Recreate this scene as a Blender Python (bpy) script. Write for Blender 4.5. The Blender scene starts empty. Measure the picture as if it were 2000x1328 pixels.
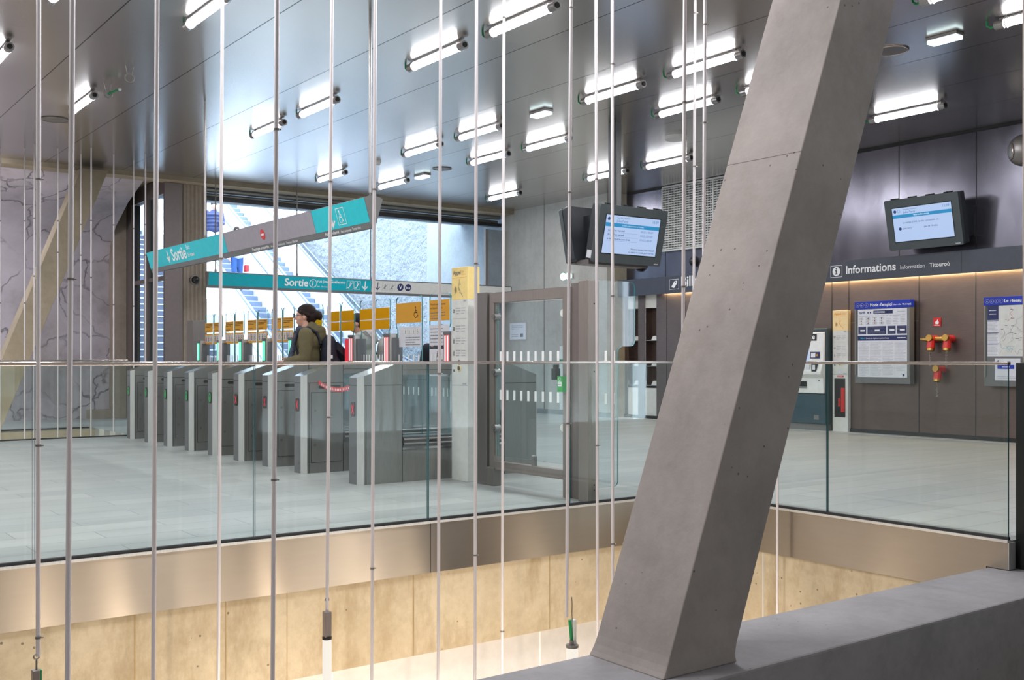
import bpy, bmesh, math, random
from mathutils import Vector, Matrix

random.seed(7)
S = bpy.context.scene
COL = S.collection
PI = math.pi

# ------------------------------------------------------------------ camera, world, lights, exposure
FPX = 2059.0                                   # focal length in pixels of the 2000 px wide frame
YAW = math.atan(1520.0 / 2059.0)               # camera turned to the right of the hall's long axis
SY, CY = math.sin(YAW), math.cos(YAW)
EYE = 1.1
HORIZON = 700.0
cam_data = bpy.data.cameras.new('camera')
cam_data.sensor_width = 36.0
cam_data.lens = 36.0 * FPX / 2000.0
cam_data.shift_y = (HORIZON - 664.0) / 2000.0
cam_data.clip_start = 0.05
cam_data.clip_end = 300
cam = bpy.data.objects.new('camera', cam_data)
COL.objects.link(cam)
cam.location = (0, 0, EYE)
cam.rotation_euler = (PI / 2, 0, -YAW)
S.camera = cam

world = bpy.data.worlds.new('sky')
S.world = world
world.use_nodes = True
bg = world.node_tree.nodes['Background']
bg.inputs['Color'].default_value = (0.74, 0.87, 1.0, 1)
bg.inputs['Strength'].default_value = 10.0

S.view_settings.view_transform = 'Standard'
S.view_settings.look = 'None'
S.view_settings.gamma = 1.0
S.view_settings.exposure = 0.0
S.view_settings.use_curve_mapping = False
S.cycles.max_bounces = 10
S.cycles.transparent_max_bounces = 24
S.cycles.diffuse_bounces = 4
S.cycles.glossy_bounces = 4
S.cycles.caustics_reflective = False
S.cycles.caustics_refractive = False
S.cycles.sample_clamp_indirect = 8.0

TUBE_STRENGTH = 18.0                            # ceiling fluorescent tubes


def area_light(name, loc, size, size_y, energy, color, rot=(0, 0, 0)):
    l = bpy.data.lights.new(name, 'AREA')
    l.shape = 'RECTANGLE'
    l.size = size
    l.size_y = size_y
    l.energy = energy
    l.color = color
    o = bpy.data.objects.new(name, l)
    COL.objects.link(o)
    o.location = loc
    o.rotation_euler = rot
    return o


# unseen fill lights added over the void, near the camera and off left
for X in (-2.5, 0.95, 3.24, 5.53):
    for Y, E in ((1.4, 12), (4.6, 98)):
        area_light('ceiling_fill_light', (X, Y, 4.05), 0.08, 0.9, E, (0.97, 0.98, 1.0))
for X in (-2.5, 0.95):
    for Y in (8.75, 12.77, 15.5):
        area_light('ceiling_fill_light', (X, Y, 4.05), 0.08, 0.9, 60, (0.97, 0.98, 1.0))
for X in (-2.0, 0.4, 2.3):                     # added fill lights tilted to brighten the rock wall
    area_light('ceiling_fill_light', (X, 17.0, 4.0), 0.9, 0.08, 58, (0.93, 0.92, 1.0), (math.radians(38), 0, 0))
# warm lamps of the platform level, down in the void under the hall
for X, Y in ((1.2, 4.7), (3.2, 4.6), (5.0, 4.6)):
    area_light('void_warm_light', (X, Y, -3.6), 0.5, 0.5, 20, (1.0, 0.88, 0.72), (PI, 0, 0))
for X in (0.6, 1.9, 3.2, 4.6):  # unseen fill added to light the near side of the rods
    area_light('void_warm_light', (X, 3.58, -1.9), 0.6, 0.3, 15, (1.0, 0.88, 0.72), (math.radians(125), 0, 0))
# tube lamps hanging upright in the void below the picture's edge
for X, E in ((1.65, 9), (2.15, 24), (3.25, 28), (3.55, 11), (4.1, 13), (4.5, 17), (5.78, 11)):
    area_light('hanging_tube_light', (X, 4.7, -1.48), 0.03, 1.2, E * .42, (1.0, 0.86, 0.68), (PI / 2, 0, 0))
area_light('hanging_tube_light', (4.9, 5.2, -1.75), 0.06, 1.2, 4, (1.0, 0.84, 0.62), (PI / 2, 0, -PI / 2))
area_light('hanging_tube_light', (4.9, 3.9, -1.75), 0.06, 1.2, 4, (1.0, 0.84, 0.62), (PI / 2, 0, -PI / 2))
area_light('void_warm_light', (2.0, 16.4, -2.6), 3.0, 0.6, 140, (1.0, 0.88, 0.74), (PI, 0, 0))


# ------------------------------------------------------------------ where a picture point lies on a known plane
def ray(x, y):
    a = x - 1000.0
    return (SY * FPX + CY * a, CY * FPX - SY * a, HORIZON - y)


def at_z(x, y, z):
    d = ray(x, y); t = (z - EYE) / d[2]
    return Vector((t * d[0], t * d[1], z))


def at_y(x, y, Y):
    d = ray(x, y); t = Y / d[1]
    return Vector((t * d[0], Y, EYE + t * d[2]))


def at_x(x, y, X):
    d = ray(x, y); t = X / d[0]
    return Vector((X, t * d[1], EYE + t * d[2]))


# ------------------------------------------------------------------ materials
def lin(c):
    return tuple((v / 255 / 12.92) if v / 255 <= 0.04045 else ((v / 255 + 0.055) / 1.055) ** 2.4 for v in c)


def nd(nt, t, **kw):
    n = nt.nodes.new(t)
    for k, v in kw.items():
        setattr(n, k, v)
    return n


def base_mat(name):
    m = bpy.data.materials.new(name)
    m.use_nodes = True
    nt = m.node_tree
    b = nt.nodes['Principled BSDF']
    return m, nt, b


def coords(nt, scale=(1, 1, 1), kind='world'):
    if kind == 'world':
        g = nd(nt, 'ShaderNodeNewGeometry'); src = g.outputs['Position']
    else:
        g = nd(nt, 'ShaderNodeTexCoord'); src = g.outputs['Object']
    mp = nd(nt, 'ShaderNodeMapping')
    mp.inputs['Scale'].default_value = scale
    nt.links.new(src, mp.inputs['Vector'])
    return mp.outputs['Vector']


def noise(nt, vec, scale, detail=6, rough=0.6):
    n = nd(nt, 'ShaderNodeTexNoise')
    n.inputs['Scale'].default_value = scale
    n.inputs['Detail'].default_value = detail
    n.inputs['Roughness'].default_value = rough
    nt.links.new(vec, n.inputs['Vector'])
    return n.outputs['Fac']


def ramp(nt, fac, stops):
    r = nd(nt, 'ShaderNodeValToRGB')
    e = r.color_ramp.elements
    while len(e) < len(stops):
        e.new(0.5)
    for i, (p, c) in enumerate(stops):
        e[i].position = p
        e[i].color = (*c, 1) if len(c) == 3 else c
    nt.links.new(fac, r.inputs['Fac'])
    return r.outputs['Color']


def mixc(nt, fac, a, b, mode='MIX'):
    n = nd(nt, 'ShaderNodeMix', data_type='RGBA', blend_type=mode)
    for i, v in ((0, fac), (6, a), (7, b)):
        if hasattr(v, 'is_linked') or hasattr(v, 'links'):
            nt.links.new(v, n.inputs[i])
        elif isinstance(v, (int, float)):
            n.inputs[i].default_value = v
        else:
            n.inputs[i].default_value = (*v, 1)
    return n.outputs[2]


def mth(nt, op, a, b=None, c=None):
    n = nd(nt, 'ShaderNodeMath', operation=op)
    for i, v in enumerate((a, b, c)):
        if v is None:
            continue
        if isinstance(v, (int, float)):
            n.inputs[i].default_value = v
        else:
            nt.links.new(v, n.inputs[i])
    return n.outputs[0]


def bump(nt, b, h, strength=0.2, dist=0.01):
    n = nd(nt, 'ShaderNodeBump')
    n.inputs['Strength'].default_value = strength
    n.inputs['Distance'].default_value = dist
    nt.links.new(h, n.inputs['Height'])
    nt.links.new(n.outputs['Normal'], b.inputs['Normal'])


_flat = {}


def flat(name, rgb, rough=0.5, metal=0.0, var=0.05, spec=0.5):
    """plain painted / plastic / cloth surface with a slight procedural mottling"""
    if name in _flat:
        return _flat[name]
    m, nt, b = base_mat(name)
    c = lin(rgb)
    v = coords(nt, kind='obj')
    f = noise(nt, v, 14, 3)
    col = ramp(nt, f, [(0.3, tuple(x * (1 - var) for x in c)), (0.7, tuple(min(1, x * (1 + var)) for x in c))])
    nt.links.new(col, b.inputs['Base Color'])
    b.inputs['Roughness'].default_value = rough
    b.inputs['Metallic'].default_value = metal
    b.inputs['Specular IOR Level'].default_value = spec
    _flat[name] = m
    return m


def emit(name, rgb, strength):
    m, nt, b = base_mat(name)
    c = lin(rgb)
    b.inputs['Base Color'].default_value = (0.02, 0.02, 0.02, 1)
    b.inputs['Emission Color'].default_value = (*c, 1)
    b.inputs['Emission Strength'].default_value = strength
    return m


def metal(name, rgb, rough=0.35, brush=(1, 1, 60), aniso=0.0, tangent=None, var=0.12, big=0.08, met=1.0):
    """brushed metal: fine streaks along the axis with the small scale"""
    m, nt, b = base_mat(name)
    c = lin(rgb)
    v = coords(nt, brush)
    f = noise(nt, v, 6, 4)
    w = noise(nt, coords(nt), 1.7, 4)
    col = ramp(nt, f, [(0.25, tuple(x * (1 - var) for x in c)), (0.75, tuple(min(1, x * (1 + var)) for x in c))])
    col = mixc(nt, 1.0, col, ramp(nt, w, [(0.3, (1 - big,) * 3), (0.7, (1.0,) * 3)]), 'MULTIPLY')
    nt.links.new(col, b.inputs['Base Color'])
    b.inputs['Metallic'].default_value = met
    r = mth(nt, 'MULTIPLY_ADD', w if aniso else f, 0.02 if aniso else 0.08, rough - (0.01 if aniso else 0.04))
    nt.links.new(r, b.inputs['Roughness'])
    if aniso:
        b.inputs['Anisotropic'].default_value = aniso
        t = nd(nt, 'ShaderNodeCombineXYZ')
        for i in range(3):
            t.inputs[i].default_value = tangent[i]
        nt.links.new(t.outputs[0], b.inputs['Tangent'])
    if not aniso:
        bump(nt, b, f, 0.02, 0.001)
    return m


def concrete(name, light, dark, holes=0.0, stain=None, board=None, rough=0.75, scale=1.0):
    m, nt, b = base_mat(name)
    v = coords(nt)
    f1 = noise(nt, v, 1.1 * scale, 8, 0.62)
    f2 = noise(nt, v, 14 * scale, 6, 0.7)
    col = ramp(nt, f1, [(0.3, lin(dark)), (0.72, lin(light))])
    col = mixc(nt, 0.25, col, ramp(nt, f2, [(0.3, lin(dark)), (0.7, lin(light))]))
    f3 = noise(nt, v, 4.5 * scale, 9, 0.75)
    col = mixc(nt, 0.7, col, ramp(nt, f3, [(0.36, (0.84, 0.83, 0.81)), (0.55, (1, 1, 1))]), 'MULTIPLY')
    if board:                                   # faint vertical formwork boards
        vb = coords(nt, board)
        fb = noise(nt, vb, 1.0, 3)
        col = mixc(nt, 0.5, col, ramp(nt, fb, [(0.35, (0.86, 0.86, 0.86)), (0.65, (1, 1, 1))]), 'MULTIPLY')
    if stain:
        fs = noise(nt, coords(nt, (1.6, 1.6, 0.5)), 1.3, 7, 0.7)
        col = mixc(nt, ramp(nt, fs, [(0.52, (0, 0, 0)), (0.75, (1, 1, 1))]), col, lin(stain))
    h = f2
    if holes:
        vo = nd(nt, 'ShaderNodeTexVoronoi')
        vo.inputs['Scale'].default_value = 17.0
        nt.links.new(v, vo.inputs['Vector'])
        wn = noise(nt, v, 2.3, 2)
        keep = mth(nt, 'MULTIPLY', mth(nt, 'LESS_THAN', vo.outputs['Distance'], holes * 1.5), mth(nt, 'GREATER_THAN', wn, 0.56))
        col = mixc(nt, mth(nt, 'MULTIPLY', keep, 0.75), col, tuple(x * 0.25 for x in lin(dark)))
        h = mth(nt, 'SUBTRACT', f2, keep)
    nt.links.new(col, b.inputs['Base Color'])
    b.inputs['Roughness'].default_value = rough
    b.inputs['Specular IOR Level'].default_value = 0.3
    bump(nt, b, h, 0.25, 0.006)
    return m


def glass(name, tint, ior=1.5, refl=1.0):
    m = bpy.data.materials.new(name)
    m.use_nodes = True
    nt = m.node_tree
    nt.nodes.clear()
    out = nd(nt, 'ShaderNodeOutputMaterial')
    tr = nd(nt, 'ShaderNodeBsdfTransparent')
    v = coords(nt)
    f = noise(nt, v, 0.8, 3)
    t = lin(tint)
    nt.links.new(ramp(nt, f, [(0.3, tuple(x * 0.985 for x in t)), (0.7, t)]), tr.inputs['Color'])
    gl = nd(nt, 'ShaderNodeBsdfGlossy')
    gl.inputs['Roughness'].default_value = 0.02
    g = nd(nt, 'ShaderNodeNewGeometry')
    dt = nd(nt, 'ShaderNodeVectorMath', operation='DOT_PRODUCT')
    nt.links.new(g.outputs['Incoming'], dt.inputs[0])
    nt.links.new(g.outputs['Normal'], dt.inputs[1])
    k = mth(nt, 'SUBTRACT', 1.0, mth(nt, 'ABSOLUTE', dt.outputs['Value']))
    fr = mth(nt, 'MULTIPLY_ADD', mth(nt, 'POWER', k, 5.0), 0.96, 0.04)
    mx = nd(nt, 'ShaderNodeMixShader')
    nt.links.new(mth(nt, 'MULTIPLY', fr, refl), mx.inputs[0])
    nt.links.new(tr.outputs[0], mx.inputs[1])
    nt.links.new(gl.outputs[0], mx.inputs[2])
    nt.links.new(mx.outputs[0], out.inputs['Surface'])
    return m


def film(name, rgb):
    """thin coloured film or paper on glass: part of the daylight behind it comes through"""
    m = bpy.data.materials.new(name)
    m.use_nodes = True
    nt = m.node_tree
    nt.nodes.clear()
    out = nd(nt, 'ShaderNodeOutputMaterial')
    f = noise(nt, coords(nt, kind='obj'), 9, 3)
    c = lin(rgb)
    col = ramp(nt, f, [(0.3, tuple(x * 0.96 for x in c)), (0.7, c)])
    d = nd(nt, 'ShaderNodeBsdfDiffuse'); t = nd(nt, 'ShaderNodeBsdfTranslucent')
    mx = nd(nt, 'ShaderNodeMixShader'); mx.inputs[0].default_value = 0.45
    nt.links.new(col, d.inputs['Color']); nt.links.new(col, t.inputs['Color'])
    nt.links.new(d.outputs[0], mx.inputs[1]); nt.links.new(t.outputs[0], mx.inputs[2])
    nt.links.new(mx.outputs[0], out.inputs['Surface'])
    return m


def tile_floor():
    m, nt, b = base_mat('stone_floor_tiles')
    v = coords(nt)
    br = nd(nt, 'ShaderNodeTexBrick')
    br.offset = 0.5
    br.inputs['Scale'].default_value = 1.0
    br.inputs['Brick Width'].default_value = 0.92
    br.inputs['Row Height'].default_value = 0.29
    br.inputs['Mortar Size'].default_value = 0.0035
    br.inputs['Mortar Smooth'].default_value = 0.1
    br.inputs['Color1'].default_value = (*lin((178, 179, 177)), 1)
    br.inputs['Color2'].default_value = (*lin((165, 167, 166)), 1)
    br.inputs['Mortar'].default_value = (*lin((134, 135, 135)), 1)
    nt.links.new(v, br.inputs['Vector'])
    f = noise(nt, coords(nt, (0.6, 2.2, 1)), 1.6, 7, 0.65)
    col = mixc(nt, 0.5, br.outputs['Color'], ramp(nt, f, [(0.3, (0.82, 0.82, 0.82)), (0.7, (1.0, 1.0, 1.0))]), 'MULTIPLY')
    f2 = noise(nt, v, 60, 4)
    col = mixc(nt, 0.25, col, ramp(nt, f2, [(0.35, (0.85, 0.85, 0.85)), (0.65, (1.05, 1.05, 1.05))]), 'MULTIPLY')
    nt.links.new(col, b.inputs['Base Color'])
    nt.links.new(mth(nt, 'MULTIPLY_ADD', f, 0.2, 0.34), b.inputs['Roughness'])
    b.inputs['Specular IOR Level'].default_value = 0.4
    return m


def ceiling_metal():
    m, nt, b = base_mat('ceiling_metal_panels')
    g = nd(nt, 'ShaderNodeNewGeometry')
    sp = nd(nt, 'ShaderNodeSeparateXYZ')
    nt.links.new(g.outputs['Position'], sp.inputs[0])
    fx = mth(nt, 'FRACT', mth(nt, 'DIVIDE', mth(nt, 'SUBTRACT', sp.outputs[0], 2.725 - 1.18 * 20), 1.18))
    fy = mth(nt, 'FRACT', mth(nt, 'DIVIDE', mth(nt, 'SUBTRACT', sp.outputs[1], 8.24 - 1.165 * 20), 1.165))
    jx = mth(nt, 'LESS_THAN', fx, 0.010)
    jy = mth(nt, 'LESS_THAN', fy, 0.004)
    cell = nd(nt, 'ShaderNodeTexWhiteNoise', noise_dimensions='2D')
    cv = nd(nt, 'ShaderNodeCombineXYZ')
    nt.links.new(mth(nt, 'FLOOR', mth(nt, 'DIVIDE', mth(nt, 'SUBTRACT', sp.outputs[0], 2.725), 1.18)), cv.inputs[0])
    nt.links.new(mth(nt, 'FLOOR', mth(nt, 'DIVIDE', mth(nt, 'SUBTRACT', sp.outputs[1], 8.24), 1.165)), cv.inputs[1])
    nt.links.new(cv.outputs[0], cell.inputs['Vector'])
    base = ramp(nt, cell.outputs['Value'], [(0.0, lin((196, 191, 186))), (1.0, lin((203, 198, 193)))])
    f = noise(nt, coords(nt, (0.25, 1.2, 1)), 1.0, 0)
    base = mixc(nt, 0.5, base, ramp(nt, f, [(0.3, (0.95, 0.95, 0.95)), (0.7, (1.0, 1.0, 1.0))]), 'MULTIPLY')
    base = mixc(nt, mth(nt, 'MULTIPLY', jy, 0.5), base, lin((205, 203, 200)))
    base = mixc(nt, jx, base, lin((8, 8, 10)))
    nt.links.new(base, b.inputs['Base Color'])
    b.inputs['Metallic'].default_value = 0.92
    fr = noise(nt, coords(nt, (0.2, 0.5, 1)), 1.0, 0)
    nt.links.new(mth(nt, 'MULTIPLY_ADD', fr, 0.05, 0.205), b.inputs['Roughness'])
    return m


def rock_wall():
    m, nt, b = base_mat('pale_rock_plaster')
    v = coords(nt)
    warp = nd(nt, 'ShaderNodeTexNoise')
    warp.inputs['Scale'].default_value = 1.1
    warp.inputs['Detail'].default_value = 6
    nt.links.new(v, warp.inputs['Vector'])
    vm = nd(nt, 'ShaderNodeVectorMath', operation='MULTIPLY_ADD')
    vm.inputs[1].default_value = (1.3, 1.3, 1.3)
    nt.links.new(warp.outputs['Color'], vm.inputs[0])
    nt.links.new(v, vm.inputs[2])
    vo = nd(nt, 'ShaderNodeTexVoronoi', feature='DISTANCE_TO_EDGE')
    vo.inputs['Scale'].default_value = 1.05
    nt.links.new(vm.outputs[0], vo.inputs['Vector'])
    gate = noise(nt, v, 0.9, 4)
    crack = mth(nt, 'MULTIPLY', ramp(nt, vo.outputs['Distance'], [(0.0, (1, 1, 1)), (0.028, (0, 0, 0))]),
                ramp(nt, gate, [(0.36, (0, 0, 0)), (0.56, (1, 1, 1))]))
    f = noise(nt, v, 0.8, 8, 0.65)
    col = ramp(nt, f, [(0.28, lin((140, 132, 134))), (0.48, lin((180, 172, 178))), (0.75, lin((202, 194, 202)))])
    fs = noise(nt, coords(nt, (1, 1, 0.6)), 1.0, 5)
    col = mixc(nt, mth(nt, 'MULTIPLY', ramp(nt, fs, [(0.55, (0, 0, 0)), (0.8, (1, 1, 1))]), 0.5), col, lin((160, 146, 128)))
    col = mixc(nt, mth(nt, 'MULTIPLY', crack, 0.75), col, lin((78, 76, 86)))
    nt.links.new(col, b.inputs['Base Color'])
    b.inputs['Roughness'].default_value = 0.8
    h = mth(nt, 'SUBTRACT', f, mth(nt, 'MULTIPLY', crack, 0.6))
    bump(nt, b, h, 0.5, 0.05)
    return m


def rough_wall():
    m, nt, b = base_mat('hammered_concrete')
    v = coords(nt)
    f = noise(nt, v, 6, 6, 0.6)
    f2 = noise(nt, v, 0.8, 5)
    col = ramp(nt, f2, [(0.3, lin((132, 142, 150))), (0.7, lin((156, 164, 172)))])
    sp = nd(nt, 'ShaderNodeSeparateXYZ')
    g = nd(nt, 'ShaderNodeNewGeometry')
    nt.links.new(g.outputs['Position'], sp.inputs[0])
    fy = mth(nt, 'FRACT', mth(nt, 'DIVIDE', mth(nt, 'SUBTRACT', sp.outputs[1], 1.9), 2.0))
    col = mixc(nt, mth(nt, 'MULTIPLY', mth(nt, 'LESS_THAN', fy, 0.015), 0.6), col, lin((110, 120, 130)))
    nt.links.new(col, b.inputs['Base Color'])
    b.inputs['Roughness'].default_value = 0.85
    bump(nt, b, f, 1.0, 0.16)
    return m


def blue_steel():
    """dark hot-rolled steel sheets of the upper wall, glossy with cloudy patches"""
    m, nt, b = base_mat('dark_rolled_steel_sheets')
    v = coords(nt)
    f = noise(nt, coords(nt, (1, 1, 0.35)), 1.6, 7, 0.6)
    col = ramp(nt, f, [(0.3, lin((88, 86, 96))), (0.7, lin((126, 124, 134)))])
    nt.links.new(col, b.inputs['Base Color'])
    b.inputs['Metallic'].default_value = 0.8
    f2 = noise(nt, v, 2.2, 6)
    nt.links.new(mth(nt, 'MULTIPLY_ADD', f2, 0.10, 0.155), b.inputs['Roughness'])
    bump(nt, b, noise(nt, v, 26, 1), 0.04, 0.004)
    return m


M = {}
M['floor'] = tile_floor()
M['ceiling'] = ceiling_metal()
M['rock'] = rock_wall()
M['rough'] = rough_wall()
M['bluesteel'] = blue_steel()
M['brace'] = concrete('grey_cast_concrete', (160, 150, 145), (130, 122, 119), holes=0.06)
M['brace2'] = concrete('beige_cast_concrete', (172, 160, 140), (146, 134, 114), board=(9, 9, 0.3))
M['parapet'] = concrete('grey_parapet_concrete', (150, 146, 148), (122, 119, 122), holes=0.04)
M['slab'] = concrete('raw_edge_concrete', (200, 184, 158), (166, 149, 122), holes=0.085, stain=(138, 116, 82), board=(3, 3, 0.2), scale=1.5)
M['slab_seam'] = concrete('stained_pour_joint', (176, 152, 112), (142, 118, 82), board=(9, 9, 2))
M['bconc'] = concrete('board_marked_concrete', (198, 195, 188), (176, 173, 166), board=(7, 7, 0.15))
M['pillar'] = concrete('fluted_beige_concrete', (176, 164, 150), (150, 138, 124), board=(22, 22, 0.1))
M['outwall'] = concrete('smooth_outdoor_concrete', (160, 170, 178), (142, 152, 160))
M['band'] = metal('brushed_steel_band', (166, 155, 143), 0.36, (0.8, 0.8, 6), 0.96, (0, 0, 1), var=0.02, big=0.04)
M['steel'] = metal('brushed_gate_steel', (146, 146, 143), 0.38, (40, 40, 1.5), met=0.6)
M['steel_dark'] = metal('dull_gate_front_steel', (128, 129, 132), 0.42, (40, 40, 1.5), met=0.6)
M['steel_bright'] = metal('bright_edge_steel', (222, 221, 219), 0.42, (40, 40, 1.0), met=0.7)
M['steel_top'] = metal('polished_top_steel', (205, 206, 206), 0.20, (2, 60, 2))
M['steel_brown'] = metal('warm_grey_frame_steel', (152, 142, 137), 0.40, (40, 40, 1.0), met=0.6)
M['steel_post'] = metal('grey_post_steel', (132, 127, 124), 0.42, (40, 40, 1.0), met=0.6)
M['rod'] = metal('satin_rod_aluminium', (222, 214, 216), 0.37, (30, 30, 0.5), met=0.25)
M['rail'] = metal('handrail_steel', (196, 184, 178), 0.20, (2, 2, 60))
M['cladding'] = metal('bronze_wall_cladding', (128, 114, 108), 0.42, (1, 1.5, 40), big=0.15)
M['portal'] = flat('grey_brown_portal_metal', (122, 112, 110), 0.45, 0.4)
M['lower'] = flat('cream_wall_panels', (192, 187, 184), 0.45)
M['fascia'] = flat('anthracite_fascia', (72, 74, 84), 0.42, 0.3)
M['dark'] = flat('black_plastic', (22, 22, 24), 0.4)
M['seam'] = flat('dark_seam', (38, 38, 38), 0.7)
M['gasket'] = flat('black_rubber_gasket', (30, 32, 36), 0.5)
M['screen_case'] = flat('charcoal_screen_casing', (78, 84, 86), 0.45, 0.2)
M['screen_case_dark'] = flat('dark_screen_back', (54, 57, 62), 0.5, 0.2)
M['white'] = flat('white_enamel', (236, 235, 232), 0.4)
M['offwhite'] = flat('off_white_enamel', (222, 221, 216), 0.4)
M['paper'] = flat('white_paper', (226, 226, 232), 0.6)
M['yellow'] = flat('warm_yellow_enamel', (252, 222, 146), 0.4)
M['yellow_pale'] = flat('pale_yellow_enamel', (252, 220, 164), 0.4)
M['orange'] = film('orange_film', (240, 168, 30))
M['orange_b'] = film('amber_film', (244, 176, 78))
M['gold'] = film('golden_film', (224, 176, 30))
M['teal'] = flat('turquoise_enamel', (26, 198, 210), 0.4)
M['teal_d'] = flat('deep_teal_enamel', (0, 172, 188), 0.4)
M['sign_grey'] = flat('grey_sign_enamel', (160, 154, 162), 0.45)
M['sign_dark'] = flat('dark_grey_sign_strip', (112, 112, 112), 0.45)
M['signwhite'] = flat('white_sign_print', (244, 244, 244), 0.5)
M['greytext'] = flat('grey_print', (120, 120, 124), 0.6)
M['paletext'] = flat('pale_grey_print', (176, 176, 182), 0.6)
M['ink'] = flat('black_print', (34, 30, 30), 0.6)
M['navy'] = flat('navy_print', (40, 46, 96), 0.5)
M['blue'] = flat('royal_blue_print', (20, 50, 176), 0.45)
M['red'] = flat('red_print', (214, 40, 44), 0.45)
M['signred'] = flat('red_no_entry', (222, 62, 66), 0.45)
M['green'] = flat('green_enamel', (40, 160, 70), 0.45)
M['cable'] = flat('green_cable_sheath', (18, 140, 78), 0.45)
M['brass'] = metal('brass_fitting', (190, 150, 80), 0.37, (20, 20, 20))
M['chain'] = metal('small_chain_metal', (170, 165, 155), 0.37, (20, 20, 20))
M['hydrant_red'] = flat('hydrant_red_paint', (214, 44, 40), 0.35)
M['machine'] = flat('slate_teal_machine_paint', (52, 78, 88), 0.4)
M['machine_d'] = flat('dark_slate_machine_paint', (58, 72, 76), 0.4)
M['balus'] = flat('white_outdoor_balustrade', (228, 234, 240), 0.45)
M['step'] = flat('blue_grey_step_metal', (112, 128, 152), 0.45, 0.3)
M['nosing'] = flat('pale_step_nosing', (206, 214, 224), 0.5)
M['stone_step'] = flat('dark_stone_steps', (82, 92, 112), 0.6)
M['grille'] = flat('light_grey_grille', (196, 196, 192), 0.5)
M['grille_back'] = flat('grille_cavity', (72, 72, 74), 0.7)
M['lamp_metal'] = metal('lamp_cap_metal', (168, 164, 162), 0.37, (20, 20, 20))
M['tube'] = emit('lit_fluorescent_tube', (246, 248, 255), TUBE_STRENGTH)
M['emlight'] = emit('lit_emergency_lens', (225, 250, 255), 2.2)
M['led_green'] = emit('lit_green_led', (40, 250, 170), 1.6)
M['led_red'] = emit('lit_red_led', (255, 120, 128), 1.7)
M['led_core'] = emit('lit_pink_led_core', (255, 225, 226), 1.8)
M['led_gcore'] = emit('lit_mint_led_core', (190, 255, 226), 1.8)
M['red_panel'] = emit('lit_red_side_panel', (240, 60, 76), 0.75)
M['arrow_green'] = emit('lit_green_arrow', (20, 170, 90), 0.8)
M['cross_red'] = emit('lit_red_cross', (235, 40, 60), 1.0)
M['warmstrip'] = emit('lit_warm_led_strip', (255, 222, 172), 60.0)
M['scr_bg'] = emit('lit_screen_pale_blue', (188, 212, 252), 0.85)
M['scr_bar'] = emit('lit_screen_blue_bar', (20, 140, 196), 0.9)
M['scr_ink'] = emit('lit_screen_navy_text', (24, 60, 130), 0.6)
M['scr_blue'] = emit('lit_screen_blue_text', (30, 120, 190), 0.8)
M['scr_white'] = emit('lit_screen_white_text', (236, 246, 255), 1.0)
M['warmtube'] = emit('lit_warm_tube', (255, 246, 234), 0.92)
M['glass'] = glass('green_tinted_railing_glass', (249, 253, 252))
M['glass_clear'] = glass('clear_leaf_glass', (247, 251, 252), refl=0.8)
M['glass_edge'] = flat('green_glass_edge', (70, 140, 140), 0.15)
M['glass_edge_d'] = flat('deep_green_glass_edge', (34, 92, 96), 0.15)
M['skin'] = flat('skin', (206, 158, 138), 0.55)
M['hair'] = flat('dark_brown_hair', (34, 22, 18), 0.6, var=0.3, spec=0.25)
M['olive'] = flat('olive_parka_cloth', (94, 86, 58), 0.8, var=0.12)
M['scarf'] = flat('patterned_scarf_cloth', (60, 66, 84), 0.85, var=0.9)
M['navycloth'] = flat('navy_cloth', (26, 30, 44), 0.8)
M['jeans'] = flat('blue_denim', (34, 72, 128), 0.8)
M['trouser'] = flat('dark_trouser_cloth', (40, 40, 46), 0.8)
M['shoe'] = flat('dark_shoe_leather', (30, 28, 28), 0.5)
M['greycoat'] = flat('pale_grey_green_coat', (160, 166, 160), 0.8)
M['greyhood'] = flat('light_grey_hood_cloth', (190, 184, 182), 0.85)
M['puffer'] = flat('dark_blue_quilted_cloth', (40, 52, 92), 0.7)
M['palecloth'] = flat('pale_grey_cloth', (184, 190, 196), 0.8)


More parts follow.
